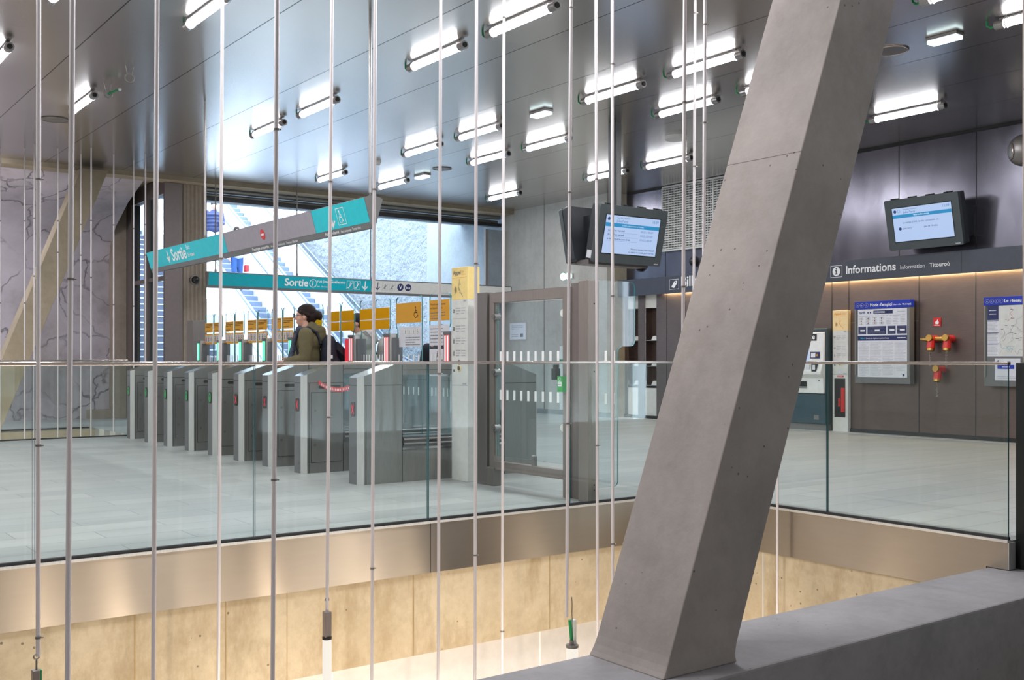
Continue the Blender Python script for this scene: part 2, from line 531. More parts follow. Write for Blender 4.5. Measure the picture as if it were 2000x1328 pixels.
# ------------------------------------------------------------------ mesh builder
class MB:
    def __init__(self):
        self.v = []; self.f = []; self.m = []; self.s = []; self.mats = []

    def mi(self, mat):
        if isinstance(mat, str):
            mat = M[mat]
        if mat not in self.mats:
            self.mats.append(mat)
        return self.mats.index(mat)

    def add(self, verts, faces, mat, smooth=False):
        o = len(self.v); k = self.mi(mat)
        self.v += [Vector(p) for p in verts]
        for f in faces:
            self.f.append([i + o for i in f]); self.m.append(k); self.s.append(smooth)
        return self

    def box(self, a, b, mat, edge=None):
        x0, y0, z0 = (min(a[i], b[i]) for i in range(3)); x1, y1, z1 = (max(a[i], b[i]) for i in range(3))
        vs = [(x0, y0, z0), (x1, y0, z0), (x1, y1, z0), (x0, y1, z0), (x0, y0, z1), (x1, y0, z1), (x1, y1, z1), (x0, y1, z1)]
        fs = [(0, 3, 2, 1), (4, 5, 6, 7), (0, 1, 5, 4), (1, 2, 6, 5), (2, 3, 7, 6), (3, 0, 4, 7)]
        if edge is None:
            return self.add(vs, fs, mat)
        d = (x1 - x0, y1 - y0, z1 - z0); thin = d.index(min(d))       # glass pane: faces clear, rim tinted
        big = {0: (3, 5), 1: (2, 4), 2: (0, 1)}[thin]
        self.add(vs, [fs[i] for i in big], mat)
        return self.add(vs, [fs[i] for i in range(6) if i not in big], edge)

    def hexa(self, bottom, top, mat):
        vs = [*bottom, *top]
        n = len(bottom)
        fs = [tuple(reversed(range(n))), tuple(range(n, 2 * n))] + [(i, (i + 1) % n, n + (i + 1) % n, n + i) for i in range(n)]
        return self.add(vs, fs, mat)

    def prism(self, pts, off, mat, edge=None, caps=True, smooth=False):
        """polygon pts (3-D, planar) swept by the vector off"""
        off = Vector(off); n = len(pts)
        A = [Vector(p) for p in pts]; B = [p + off for p in A]
        if caps:
            self.add(A + B, [tuple(reversed(range(n))), tuple(range(n, 2 * n))], mat)
        self.add(A + B, [(i, (i + 1) % n, n + (i + 1) % n, n + i) for i in range(n)], edge or mat, smooth)
        return self

    def cyl(self, p, q, r0, mat, r1=None, n=16, caps=True):
        p, q = Vector(p), Vector(q); r1 = r0 if r1 is None else r1
        d = (q - p).normalized()
        u = d.orthogonal().normalized(); w = d.cross(u)
        ring = [(u * math.cos(2 * PI * i / n) + w * math.sin(2 * PI * i / n)) for i in range(n)]
        A = [p + c * r0 for c in ring]; B = [q + c * r1 for c in ring]
        self.add(A + B, [(i, (i + 1) % n, n + (i + 1) % n, n + i) for i in range(n)], mat, True)
        if caps:
            self.add(A, [tuple(reversed(range(n)))], mat)
            self.add(B, [tuple(range(n))], mat)
        return self

    def tube(self, path, r, mat, n=8):
        P = [Vector(p) for p in path]
        rings = []
        u = None
        for i, p in enumerate(P):
            d = (P[min(i + 1, len(P) - 1)] - P[max(i - 1, 0)]).normalized()
            u = d.orthogonal().normalized() if u is None else (u - d * u.dot(d)).normalized()
            w = d.cross(u)
            rings.append([p + (u * math.cos(2 * PI * k / n) + w * math.sin(2 * PI * k / n)) * r for k in range(n)])
        vs = [v for g in rings for v in g]
        fs = [(i * n + k, i * n + (k + 1) % n, (i + 1) * n + (k + 1) % n, (i + 1) * n + k) for i in range(len(P) - 1) for k in range(n)]
        self.add(vs, fs, mat, True)
        self.add(rings[0], [tuple(reversed(range(n)))], mat)
        self.add(rings[-1], [tuple(range(n))], mat)
        return self

    def ball(self, c, r, mat, n=16, m=10, half=None):
        c = Vector(c); r = r if isinstance(r, (tuple, list)) else (r, r, r)
        vs = []; fs = []
        for j in range(m + 1):
            t = PI * j / m
            for i in range(n):
                a = 2 * PI * i / n
                vs.append(c + Vector((r[0] * math.sin(t) * math.cos(a), r[1] * math.sin(t) * math.sin(a), r[2] * math.cos(t))))
        for j in range(m):
            for i in range(n):
                fs.append((j * n + i, (j + 1) * n + i, (j + 1) * n + (i + 1) % n, j * n + (i + 1) % n))
        return self.add(vs, fs, mat, True)

    def ring(self, c, axis, R, r, mat, n=24, k=8, a0=0.0, a1=2 * PI):
        c, d = Vector(c), Vector(axis).normalized()
        u = d.orthogonal().normalized(); w = d.cross(u)
        pts = [c + (u * math.cos(a0 + (a1 - a0) * i / n) + w * math.sin(a0 + (a1 - a0) * i / n)) * R for i in range(n + 1)]
        return self.tube(pts, r, mat, k)

    def xform(self, mat4):
        self.v = [mat4 @ p for p in self.v]
        return self

    def join(self, other):
        for f, m, s in zip(other.f, other.m, other.s):
            pass
        o = len(self.v)
        self.v += other.v
        for f, m, s in zip(other.f, other.m, other.s):
            self.f.append([i + o for i in f]); self.m.append(self.mi(other.mats[m])); self.s.append(s)
        return self

    def mesh(self, name, origin=(0, 0, 0)):
        me = bpy.data.meshes.new(name)
        o = Vector(origin)
        me.from_pydata([tuple(p - o) for p in self.v], [], self.f)
        for m in self.mats:
            me.materials.append(m)
        me.polygons.foreach_set('material_index', self.m)
        me.polygons.foreach_set('use_smooth', self.s)
        me.update()
        bm = bmesh.new(); bm.from_mesh(me)
        bmesh.ops.remove_doubles(bm, verts=bm.verts, dist=1e-6) if not any(self.s) else None
        bm.to_mesh(me); bm.free()
        return me

    def build(self, name, parent=None, origin=None, bevel=0):
        """link as one object; children are stored relative to the thing's own base point"""
        if parent is not None:
            root = parent
            org = Vector((0, 0, 0))
            while root is not None:
                org += root.location
                root = root.parent
        else:
            org = Vector(origin) if origin is not None else (self.base())
        ob = bpy.data.objects.new(name, self.mesh(name, org))
        COL.objects.link(ob)
        if parent is not None:
            ob.parent = parent
        else:
            ob.location = org
        if bevel:
            b = ob.modifiers.new('edge', 'BEVEL')
            b.width = bevel; b.segments = 2; b.limit_method = 'ANGLE'; b.angle_limit = 0.6
        return ob

    def base(self):
        lo = [min(p[i] for p in self.v) for i in range(3)]; hi = [max(p[i] for p in self.v) for i in range(3)]
        return Vector(((lo[0] + hi[0]) / 2, (lo[1] + hi[1]) / 2, lo[2]))


def tag(o, label=None, cat=None, group=None, kind=None):
    if label: o['label'] = label
    if cat: o['category'] = cat
    if group: o['group'] = group
    if kind: o['kind'] = kind
    return o


def thing(name, loc, label, cat, group=None):
    o = bpy.data.objects.new(name, None)
    o.empty_display_size = 0.1
    COL.objects.link(o)
    o.location = loc
    return tag(o, label, cat, group)


def dup(root, loc, label=None):
    r = root.copy(); COL.objects.link(r); r.location = loc
    if label: r['label'] = label
    for ch in list(root.children):
        c = ch.copy(); COL.objects.link(c); c.parent = r
        for g in list(ch.children):
            d = g.copy(); COL.objects.link(d); d.parent = c
    return r


def struct(mb, name, label=None, bevel=0):
    o = mb.build(name, None, (0, 0, 0), bevel)
    o['kind'] = 'structure'
    if label: o['label'] = label
    return o


# ------------------------------------------------------------------ flat graphics on a face (printing, lettering, pictograms)
_txt = {}


def text_mesh(s, bold=0.0):
    key = (s, bold)
    if key not in _txt:
        cu = bpy.data.curves.new('lettering', 'FONT')
        cu.body = s; cu.size = 1.0; cu.offset = bold; cu.resolution_u = 3
        ob = bpy.data.objects.new('lettering', cu)
        COL.objects.link(ob)
        dg = bpy.context.evaluated_depsgraph_get()
        me = ob.evaluated_get(dg).to_mesh()
        vs = [Vector(v.co) for v in me.vertices]; fs = [list(p.vertices) for p in me.polygons]
        ob.evaluated_get(dg).to_mesh_clear()
        bpy.data.objects.remove(ob); bpy.data.curves.remove(cu)
        _txt[key] = (vs, fs)
    return _txt[key]


class Face:
    """2-D drawing on a plane: o origin, u to the reader's right, v up; lifted along the normal"""
    def __init__(self, o, u, v, lift=0.0015):
        self.o, self.u, self.v = Vector(o), Vector(u).normalized(), Vector(v).normalized()
        self.n = self.u.cross(self.v); self.lift = lift; self.mb = MB(); self.k = 0

    def P(self, x, y, l=None):
        return self.o + self.u * x + self.v * y + self.n * (self.lift if l is None else l)

    def poly(self, pts, mat, lv=1):
        self.mb.add([self.P(x, y, self.lift * lv) for x, y in pts], [tuple(range(len(pts)))], mat)

    def rect(self, x0, y0, x1, y1, mat, lv=1):
        self.poly([(x0, y0), (x1, y0), (x1, y1), (x0, y1)], mat, lv)

    def disc(self, x, y, r, mat, lv=1, n=24, sx=1.0):
        self.poly([(x + sx * r * math.cos(2 * PI * i / n), y + r * math.sin(2 * PI * i / n)) for i in range(n)], mat, lv)

    def line(self, pts, w, mat, lv=2):
        for (a, b) in zip(pts, pts[1:]):
            d = Vector((b[0] - a[0], b[1] - a[1])); L = d.length
            if L < 1e-9: continue
            d /= L; nx, ny = -d.y * w / 2, d.x * w / 2; ex, ey = d.x * w / 2, d.y * w / 2
            self.poly([(a[0] - ex - nx, a[1] - ey - ny), (b[0] + ex - nx, b[1] + ey - ny), (b[0] + ex + nx, b[1] + ey + ny), (a[0] - ex + nx, a[1] - ey + ny)], mat, lv)

    def ringo(self, x, y, r, w, mat, lv=2, a0=0, a1=2 * PI, n=24):
        self.line([(x + r * math.cos(a0 + (a1 - a0) * i / n), y + r * math.sin(a0 + (a1 - a0) * i / n)) for i in range(n + 1)], w, mat, lv)

    def frame(self, x0, y0, x1, y1, w, mat, lv=2):
        self.line([(x0, y0), (x1, y0), (x1, y1), (x0, y1), (x0, y0)], w, mat, lv)

    def text(self, s, x, y, mat, w=None, h=None, bold=0.0, lv=2):
        """baseline starts at x, y; fitted to width w, or to cap height h"""
        vs, fs = text_mesh(s, bold)
        if not vs: return
        x0 = min(p.x for p in vs); x1 = max(p.x for p in vs)
        kx = w / (x1 - x0) if w else h / 0.69
        ky = h / 0.69 if h else kx
        self.mb.add([self.P(x + (p.x - x0) * kx, y + p.y * ky, self.lift * lv) for p in vs], fs, mat)

    def greek(self, x0, y0, x1, y1, n, mat, w=None, lv=2, seed=1):
        """a block of print too small to read: lines of short strokes"""
        rnd = random.Random(seed)
        dy = (y1 - y0) / n
        w = w or dy * 0.35
        for i in range(n):
            y = y1 - (i + 0.5) * dy
            x = x0
            end = x1 - (x1 - x0) * (rnd.random() * 0.35 if i % 3 == 2 else rnd.random() * 0.06)
            while x < end:
                L = min((x1 - x0) * (0.05 + 0.14 * rnd.random()), end - x)
                self.rect(x, y - w / 2, x + L, y + w / 2, mat, lv)
                x += L + (x1 - x0) * 0.02

    def arrow_down(self, x, y, h, w, t, mat, lv=2):
        self.line([(x, y + h / 2), (x, y - h / 2)], t, mat, lv)
        self.line([(x - w / 2, y - h / 2 + w * 0.55), (x, y - h / 2), (x + w / 2, y - h / 2 + w * 0.55)], t, mat, lv)

    def wheelchair(self, x, y, h, mat, lv=2):
        k = h
        self.disc(x - 0.06 * k, y + 0.42 * k, 0.075 * k, mat, lv)
        self.line([(x - 0.06 * k, y + 0.3 * k), (x - 0.03 * k, y - 0.02 * k), (x + 0.17 * k, y - 0.02 * k), (x + 0.25 * k, y - 0.32 * k), (x + 0.33 * k, y - 0.29 * k)], 0.075 * k, mat, lv)
        self.line([(x - 0.05 * k, y + 0.16 * k), (x + 0.14 * k, y + 0.14 * k)], 0.06 * k, mat, lv)
        self.ringo(x - 0.03 * k, y - 0.18 * k, 0.25 * k, 0.06 * k, mat, lv, PI * 0.62, PI * 1.93)

    def walker(self, x, y, h, mat, lv=2):
        self.disc(x, y + 0.38 * h, 0.09 * h, mat, lv)
        self.line([(x, y + 0.25 * h), (x - 0.02 * h, y - 0.05 * h), (x + 0.14 * h, y - 0.45 * h)], 0.1 * h, mat, lv)
        self.line([(x - 0.02 * h, y - 0.05 * h), (x - 0.14 * h, y - 0.45 * h)], 0.1 * h, mat, lv)
        self.line([(x - 0.16 * h, y - 0.02 * h), (x, y + 0.2 * h), (x + 0.17 * h, y + 0.02 * h)], 0.07 * h, mat, lv)

    def speaker_face(self, x, y, h, mat, lv=2):
        """profile of a talking face with sound waves"""
        k = h; w = 0.028 * k
        self.line([(x + .02 * k, y + .5 * k), (x + .02 * k, y + .28 * k), (x - .10 * k, y + .02 * k), (x + .02 * k, y - .02 * k), (x - .02 * k, y - .10 * k), (x + .10 * k, y - .12 * k), (x + .08 * k, y - .26 * k), (x + .22 * k, y - .30 * k), (x + .36 * k, y - .48 * k)], w, mat, lv)
        self.disc(x + .10 * k, y + .20 * k, 0.035 * k, mat, lv)
        for i, r in enumerate((0.16, 0.24, 0.32)):
            self.ringo(x - .12 * k + .1 * k * 0, y - .10 * k, r * k, w, mat, lv, PI * 0.80, PI * 1.20, 8)

    def build(self, name, parent):
        return self.mb.build(name, parent)


def remesh(mb, name, parent, voxel, mat, smooth_iter=4, origin=None):
    """fuse overlapping rounded shapes into one continuous skin"""
    me = mb.mesh(name, (0, 0, 0))
    ob = bpy.data.objects.new(name, me)
    COL.objects.link(ob)
    r = ob.modifiers.new('fuse', 'REMESH'); r.mode = 'VOXEL'; r.voxel_size = voxel
    if smooth_iter:
        s = ob.modifiers.new('soften', 'SMOOTH'); s.iterations = smooth_iter; s.factor = 0.5
    dg = bpy.context.evaluated_depsgraph_get()
    new = bpy.data.meshes.new_from_object(ob.evaluated_get(dg))
    bpy.data.objects.remove(ob)
    new.name = name
    new.materials.clear(); new.materials.append(M[mat] if isinstance(mat, str) else mat)
    new.polygons.foreach_set('use_smooth', [True] * len(new.polygons))
    new.polygons.foreach_set('material_index', [0] * len(new.polygons))
    o2 = bpy.data.objects.new(name, new)
    COL.objects.link(o2)
    o2.parent = parent
    return o2

# ================================================================== THE SETTING
CEIL = 4.17
WX = 13.4                                          # right-hand wall
VY0, VY1 = 3.447, 6.0                              # the void in front
VX1 = 6.13

mb = MB()                                          # hall floor round the two openings
T = -0.30
for a, b in (((-7, VY1 + .012, T), (4.6, 15.15, 0)), ((4.6, VY1 + .012, T), (VX1 + .012, 17.7, 0)),
             ((VX1 + .012, 3.33, T), (WX + .3, 17.7, 0)), ((6.95, -2.0, T), (WX + .3, 3.33, 0)), ((-7, 17.7, T), (14.2, 22.6, 0))):
    mb.box(a, b, 'floor')
struct(mb, 'floor', 'pale grey stone tile floor of the station hall')

mb = MB()
mb.box((-7, -3, CEIL), (WX + .3, 17.95, CEIL + .25), 'ceiling')
struct(mb, 'ceiling', 'satin metal panel ceiling with dark open joints')

# left-hand rock wall, far side of the rear void
mb = MB()
n = 60
vs = []; fs = []
for j in range(25):
    z = -4 + 8.2 * j / 24
    for i in range(n + 1):
        x = -7 + 12.62 * i / n
        y = 20.12 + 0.05 * math.sin(x * 2.1 + z * 1.3) * math.cos(z * 1.9 - x)
        if x > 3.6:                                # rounds off towards the corner
            y += 0.10 * (x - 3.6) ** 2 * 0.3
        if z > 3.0:                                # and vaults forward to the ceiling's edge
            y -= 1.6 * (z - 3.0) ** 2
        vs.append((x, y, z))
for j in range(24):
    for i in range(n):
        a = j * (n + 1) + i
        fs.append((a, a + 1, a + n + 2, a + n + 1))
mb.add(vs, fs, 'rock', True)
mb.box((-7, 20.6, -4), (5.9, 20.8, 4.6), 'rock')
struct(mb, 'wall_left', 'pale cracked rock-like plaster wall at the left')

mb = MB()                                          # low plinth and pilaster closing the rock wall
mb.box((5.2, 19.98, 0), (5.86, 20.3, 0.16), 'pillar')
mb.box((5.62, 19.98, 0.16), (5.86, 20.3, CEIL), 'pillar')
struct(mb, 'trim_1', 'narrow concrete pilaster between rock wall and window')

# concrete lip along the ceiling's far edge, pipes and roller housing over the way out
mb = MB()
mb.box((-7, 17.62, CEIL - .075), (WX - .2, 17.98, CEIL + .3), 'brace2')
mb.box((-7, 17.98, CEIL + .02), (5.9, 21, CEIL + .4), 'brace2')
struct(mb, 'beam', 'beige concrete beam along the far edge of the ceiling')

# concrete pillar left of the way out
mb = MB()
mb.box((6.17, 17.9, 0), (6.62, 18.35, CEIL), 'pillar')
for k in range(6):
    x = 6.20 + k * 0.07
    mb.box((x, 17.888, 0), (x + .035, 17.90, CEIL - .08), 'pillar')
struct(mb, 'pillar', 'beige fluted concrete pillar left of the stairwell opening', 0.004)

# framed window in the return wall beside the pillar
mb = MB()
X = 5.87
y0, y1 = 17.92, 20.1
mb.box((X, y0, 3.90), (X + .14, y1, CEIL), 'portal')
mb.box((X, y0, 0), (X + .14, y1, 0.16), 'portal')
mb.box((X, 19.72, 0.16), (X + .14, y1, 3.90), 'portal')
mb.box((X, 18.80, 0.16), (X + .14, 18.98, 3.90), 'portal')
mb.box((X + .02, y0, 2.44), (X + .12, 19.72, 2.51), 'portal')
mb.box((X, 17.86, 0), (6.17, 17.92, CEIL - .08), 'portal')
for yy in (18.99, 19.715):
    mb.box((X + .03, yy - .035, 0.16), (X + .15, yy, 3.9), 'gasket')
w1 = struct(mb, 'window_1', 'tall grey-framed window looking on the stone stairs')
g = MB()
for a, b in ((17.93, 18.79), (18.99, 19.71)):
    g.box((X + .06, a, .17), (X + .075, b, 2.44), 'glass_clear', 'glass_edge_d')
    g.box((X + .06, a, 2.51), (X + .075, b, 3.9), 'glass_clear', 'glass_edge_d')
g.build('window_pane', w1)

# right-hand wall: dark rolled steel above, bronze cladding below
mb = MB()
mb.box((WX, -2.0, 2.4), (WX + .2, 14.55, CEIL), 'bluesteel')
for yy in (at_x(1622, 480, WX).y, at_x(1756, 400, WX).y, at_x(1907, 350, WX).y, at_x(1300, 400, WX).y):
    mb.box((WX - .002, yy - .007, 2.5), (WX + .01, yy + .007, CEIL), 'seam')
mb.box((WX - .02, -2, CEIL - .03), (WX + .02, 14.5, CEIL), 'seam')
struct(mb, 'wall_right', 'dark cloudy steel sheets of the upper right-hand wall')

mb = MB()
niches = [(14.53, 14.24), (14.07, 13.76)]
segs = [14.62, 14.53, 14.24, 14.07, 13.76, -2.0]
mb.box((WX + .18, -2, 0), (WX + .5, 14.62, 2.4), 'cladding')
for a, b in ((14.62, 14.53), (14.24, 14.07), (13.76, -2.0)):
    mb.box((WX, b, .06), (WX + .35, a, 2.4), 'cladding')
for a, b in niches:
    mb.box((WX + .02, b, .06), (WX + .35, a, .56), 'offwhite')
    mb.box((WX + .02, b, 2.02), (WX + .35, a, 2.4), 'offwhite')
for yy in [at_x(px, 600, WX).y for px in (1625, 1658, 1795, 1906, 1338)] + [13.5]:
    mb.box((WX - .003, yy - .006, .06), (WX + .01, yy + .006, 2.3), 'seam')
ya, yb = at_x(1662, 630, WX).y, at_x(1794, 630, WX).y
mb.box((WX - .003, yb, 1.625), (WX + .01, ya, 1.635), 'steel_brown')
struct(mb, 'wall_right_lower', 'bronze metal cladding of the lower right-hand wall')

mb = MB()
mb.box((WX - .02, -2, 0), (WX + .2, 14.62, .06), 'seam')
mb.box((WX - .22, -2, 0), (WX - .02, 14.62, .006), 'lower')  # pale strip painted in place of the wall wash reflected on the floor
struct(mb, 'baseboard_right', 'dark recessed skirting with a pale floor strip painted for wall-wash light')

# board-marked concrete at the far right, up to the way out
mb = MB()
mb.box((13.06, 14.72, 0.09), (13.9, 17.98, CEIL), 'bconc')
mb.box((13.15, 14.60, 0.0), (13.5, 14.74, CEIL), 'brace2')
mb.box((13.05, 14.72, 0), (13.9, 17.98, .09), 'steel')
mb.box((13.054, 16.6, .09), (13.07, 16.606, CEIL), 'seam')
struct(mb, 'wall_far_right', 'pale board-marked concrete wall beside the way out')

# pipes and roller-shutter housing over the opening
t = thing('shutter_housing', (9.8, 18.1, 3.87), 'dark roller shutter bar under grey pipes over the stairwell opening', 'roller shutter')
for k, (y, z, r) in enumerate(((18.12, 4.075, .05), (18.22, 3.99, .04))):
    MB().cyl((6.62, y, z), (13.05, y, z), r, 'steel', n=14).build('pipe', t)
MB().box((6.62, 18.05, 3.875), (13.05, 18.2, 3.945), 'gasket').build('bottom_bar', t)

# pale panels right of the opening
mb = MB()
mb.box((12.62, 18.02, 0), (12.68, 18.10, 3.8), 'steel_brown')
mb.box((12.68, 18.04, 0), (13.05, 18.07, 3.8), 'outwall')
struct(mb, 'trim_2', 'pale narrow panel and mullion at the right of the opening')

# ---- the void in front: steel band, raw slab edge, cream walls under
mb = MB()
mb.box((-7, VY1, -.333), (VX1, VY1 + .012, -.004), 'band')
mb.box((VX1, VY1 - 2.69, -.165), (VX1 + .012, VY1 + .012, -.004), 'band')
mb.box((VX1, VY0, -.333), (VX1 + .012, VY1 + .012, -.165), 'band')
mb.box((VX1 + .0005, VY1 - 2.695, -.165), (VX1 + .075, VY1 - 2.6905, -.004), 'steel_bright')
for x in (1.11, 3.75):
    mb.box((x, VY1 - .0015, -.333), (x + .004, VY1, -.004), 'seam')
struct(mb, 'trim_3', 'brushed steel band along the edge of the void')
mb = MB()
mb.box((-7, VY1 + .013, -.874), (VX1 + .6, VY1 + .45, -.30), 'slab')
mb.box((VX1 + .013, 2.9, -.874), (VX1 + .6, VY1 + .03, -.30), 'slab')
for yy in (4.30, 4.20):
    mb.cyl((VX1 + .016, yy, -.585), (VX1 + .008, yy, -.585), .014, 'gasket', n=12)
mb.box((VX1 + .012, at_x(1488, 1150, VX1).y - .006, -.83), (VX1 + .0145, at_x(1488, 1150, VX1).y + .006, -.34), 'lower')
for px, w in ((262, .008), (440, .006), (806, .010), (1073, .006), (560, .004)):
    x = at_y(px, 1150, VY1 + .013).x
    mb.box((x, VY1 + .0115, -.87), (x + w, VY1 + .014, -.335), 'slab_seam')
struct(mb, 'wall_slab_edge', 'raw tan concrete edge of the hall slab')
mb = MB()
mb.box((-7, VY1 + .06, -7), (VX1 + .6, VY1 + .3, -.874), 'lower')
mb.box((VX1 + .06, 2.0, -7), (VX1 + .3, VY1 + .06, -.874), 'lower')
for x in (3.05, 4.72):
    mb.box((x, VY1 + .056, -6), (x + .008, VY1 + .062, -.875), 'white')
struct(mb, 'wall_lower', 'smooth cream wall panels lower down in the void')

# ---- rear void: pale far ledge and its walls
mb = MB()
mb.box((-7, 17.7, -.42), (4.6, 17.72, -.0), 'lower')
mb.box((-7, 15.13, -3.8), (4.6, 15.15, -.3), 'lower')
mb.box((-7, 17.72, -3.8), (4.6, 17.8, -.3), 'lower')
mb.box((4.6, 15.13, -3.8), (4.62, 17.8, -.3), 'lower')
mb.box((-7, 15.0, -3.85), (4.7, 17.9, -3.8), 'lower')
struct(mb, 'wall_rear_void', 'cream sides of the narrow rear void')
mb = MB()
mb.box((-7, 17.35, -.24), (4.6, 17.7, -.02), 'brace2')
struct(mb, 'trim_4', 'beige concrete edge beam of the rear void')

# ---- walls out of the picture that close the hall and the void
mb = MB()
mb.box((-7.2, -3, -7), (-7, 20.8, CEIL + .2), 'offwhite')
mb.box((-7.2, -3.2, -7), (14, -3, CEIL + .2), 'offwhite')
mb.box((-7, -3, -7.1), (6.5, 6.1, -7), 'lower')
mb.box((6.2, -3.0, -7), (6.4, 2.9, 0), 'lower')
struct(mb, 'wall_front', 'plain walls closing the hall behind the viewer')

# ---- parapet in front with its leaning concrete column
mb = MB()
mb.box((-7, 2.885, -1.6), (9.0, 3.447, -.17), 'parapet')
o = mb.build('concrete_parapet', None, None, 0.012)
tag(o, 'broad grey concrete parapet running across the bottom right corner', 'parapet', kind='structure')


def leaning_column(name, X0, Z0, Y0, Y1, w, slope, Z1, mat, label):
    mb = MB()
    def sec(z):
        x = X0 + slope * (z - Z0)
        return [(x, Y0, z), (x + w, Y0, z), (x + w, Y1, z), (x, Y1, z)]
    rows = []                                      # a small cove where it was cast onto its base
    for dz, fl in ((0, .018), (.02, .009), (.045, .003), (.08, 0), (Z1 - Z0, 0)):
        q = sec(Z0 + dz)
        rows.append([(q[0][0] - fl, q[0][1] - fl * .6, q[0][2]), (q[1][0] + fl, q[1][1] - fl * .6, q[1][2]), (q[2][0] + fl, q[2][1], q[2][2]), (q[3][0] - fl, q[3][1], q[3][2])])
    vs = [p for r in rows for p in r]
    fs = [(3, 2, 1, 0), (16, 17, 18, 19)] + [(4 * j + i, 4 * j + (i + 1) % 4, 4 * j + 4 + (i + 1) % 4, 4 * j + 4 + i) for j in range(4) for i in range(4)]
    mb.add(vs, fs, mat)
    o = mb.build(name, None, (X0 + w / 2, (Y0 + Y1) / 2, Z0), 0.006)
    return tag(o, label, 'concrete column')


lc = leaning_column('leaning_column', 2.965, -.17, 3.00, 3.44, .395, .387, CEIL, 'brace', 'massive leaning grey concrete column standing on the parapet in front')
j = MB()
zz = 2.02                                          # a casting joint round the shaft
xx = 2.965 + .387 * (zz + .17)
j.box((xx - .0012, 3.0, zz), (xx + .003, 3.44, zz + .002), 'brace')
j.build('casting_joint', lc)
leaning_column('leaning_column', 3.21 - .40, -.02, 17.3, 17.66, .40, .385, CEIL - .08, 'brace2', 'leaning beige concrete column at far left before the rock wall')

# square concrete pillar at the right border, over a dark post
t = thing('edge_pillar', (6.5, 3.1, -.17), 'grey concrete pillar cut by the right border', 'pillar')
MB().box((6.275, 2.86, 1.075), (6.9, 3.30, CEIL), 'brace').build('shaft', t, bevel=.006)
o = MB().box((6.235, 2.90, -.17), (6.9, 3.32, 1.075), 'dark').build('dark_base', t, bevel=.004)
o['label'] = 'black lower casing'

# ================================================================== RAILINGS
def railing(name, p, q, joints, label, zb=-.004):
    """glass balustrade on the steel band between two floor points along X or Y"""
    p, q = Vector((*p, 0)), Vector((*q, 0))
    ax = 0 if abs(q.x - p.x) > abs(q.y - p.y) else 1
    t = thing(name, (p + q) / 2, label, 'railing')
    def bx(a, b, lo, hi, off, mat, edge=None):
        A = [0, 0, lo]; B = [0, 0, hi]
        A[ax], B[ax] = a, b
        A[1 - ax], B[1 - ax] = p[1 - ax] + off[0], p[1 - ax] + off[1]
        return MB().box(A, B, mat, edge)
    a, b = sorted((p[ax], q[ax]))
    m = bx(a, b, -.004, .012, (-.006, .036), 'steel_bright')  # bright steel puts the highlight of the band's top edge into the colour
    m.join(bx(a, b, .010, .030, (.004, .026), 'gasket'))
    m.build('base_channel', t)
    js = [a] + sorted(joints) + [b]
    for u, v in zip(js, js[1:]):
        bx(u + .005, v - .005, .028, 1.064, (.008, .022), 'glass', 'glass_edge_d').build('glass_panel', t)
    bx(a, b, 1.060, 1.081, (-.004, .034), 'rail').build('handrail', t, bevel=.004)
    return t


railing('glass_railing', (-7, 6.0), (VX1, 6.0), [1.28 - 1.225 * k for k in range(1, 6)] + [1.28, 2.515, 3.74, 4.965],
        'long glass railing with slim steel handrail across the hall edge')
railing('glass_railing', (VX1, 3.31), (VX1, 5.985), [4.615], 'shorter glass railing on the right-hand side of the void')
railing('glass_railing', (-7, 15.10), (4.45, 15.10), [-5, -3, -1.2, .3, 1.8, 3.2], 'distant glass railing in front of the rock wall')

# ================================================================== CEILING LAMPS
LAMP_WATTS = 17.5                                    # what each tube throws downwards


def tube_lamp(loc, label):
    """tubular fluorescent lamp, 1.05 m long, hung just under the ceiling, lying along Y"""
    t = thing('tube_lamp', loc, label, 'ceiling lamp', 'fluorescent tube lamps under the metal ceiling')
    x, y, z = loc
    L = .468
    al = area_light('tube_light', (0, 0, -.042), .06, .86, LAMP_WATTS, (0.97, 0.98, 1.0))
    al.parent = t
    MB().cyl((x, y - L + .03, z), (x, y + L - .03, z), .037, 'tube', n=14).build('glowing_tube', t)
    for s in (-1, 1):
        m = MB().cyl((x, y + s * (L - .04), z), (x, y + s * (L + .045), z), .043, 'lamp_metal', n=16)
        m.cyl((x, y + s * (L + .045), z), (x, y + s * (L + .052), z), .026, 'dark', n=12)
        m.build('end_cap', t)
        m = MB().box((x - .012, y + s * (L - .06) - .012, z + .03), (x + .012, y + s * (L - .06) + .012, z + .06), 'lamp_metal')
        m.ring((x, y + s * (L - .06), z), (0, 1, 0), .044, .005, 'lamp_metal', 16, 6)
        m.build('bracket', t)
    m = MB().box((x - .022, y - L, z + .036), (x + .022, y + L, z + .05), 'lamp_metal')
    m.build('reflector', t)
    m = MB().tube([(x, y + L + .045, z), (x, y + L + .09, z - .01), (x, y + L + .125, z + .015), (x, y + L + .13, z + .06)], .010, 'cable', 8)
    m.build('cable', t)
    return t


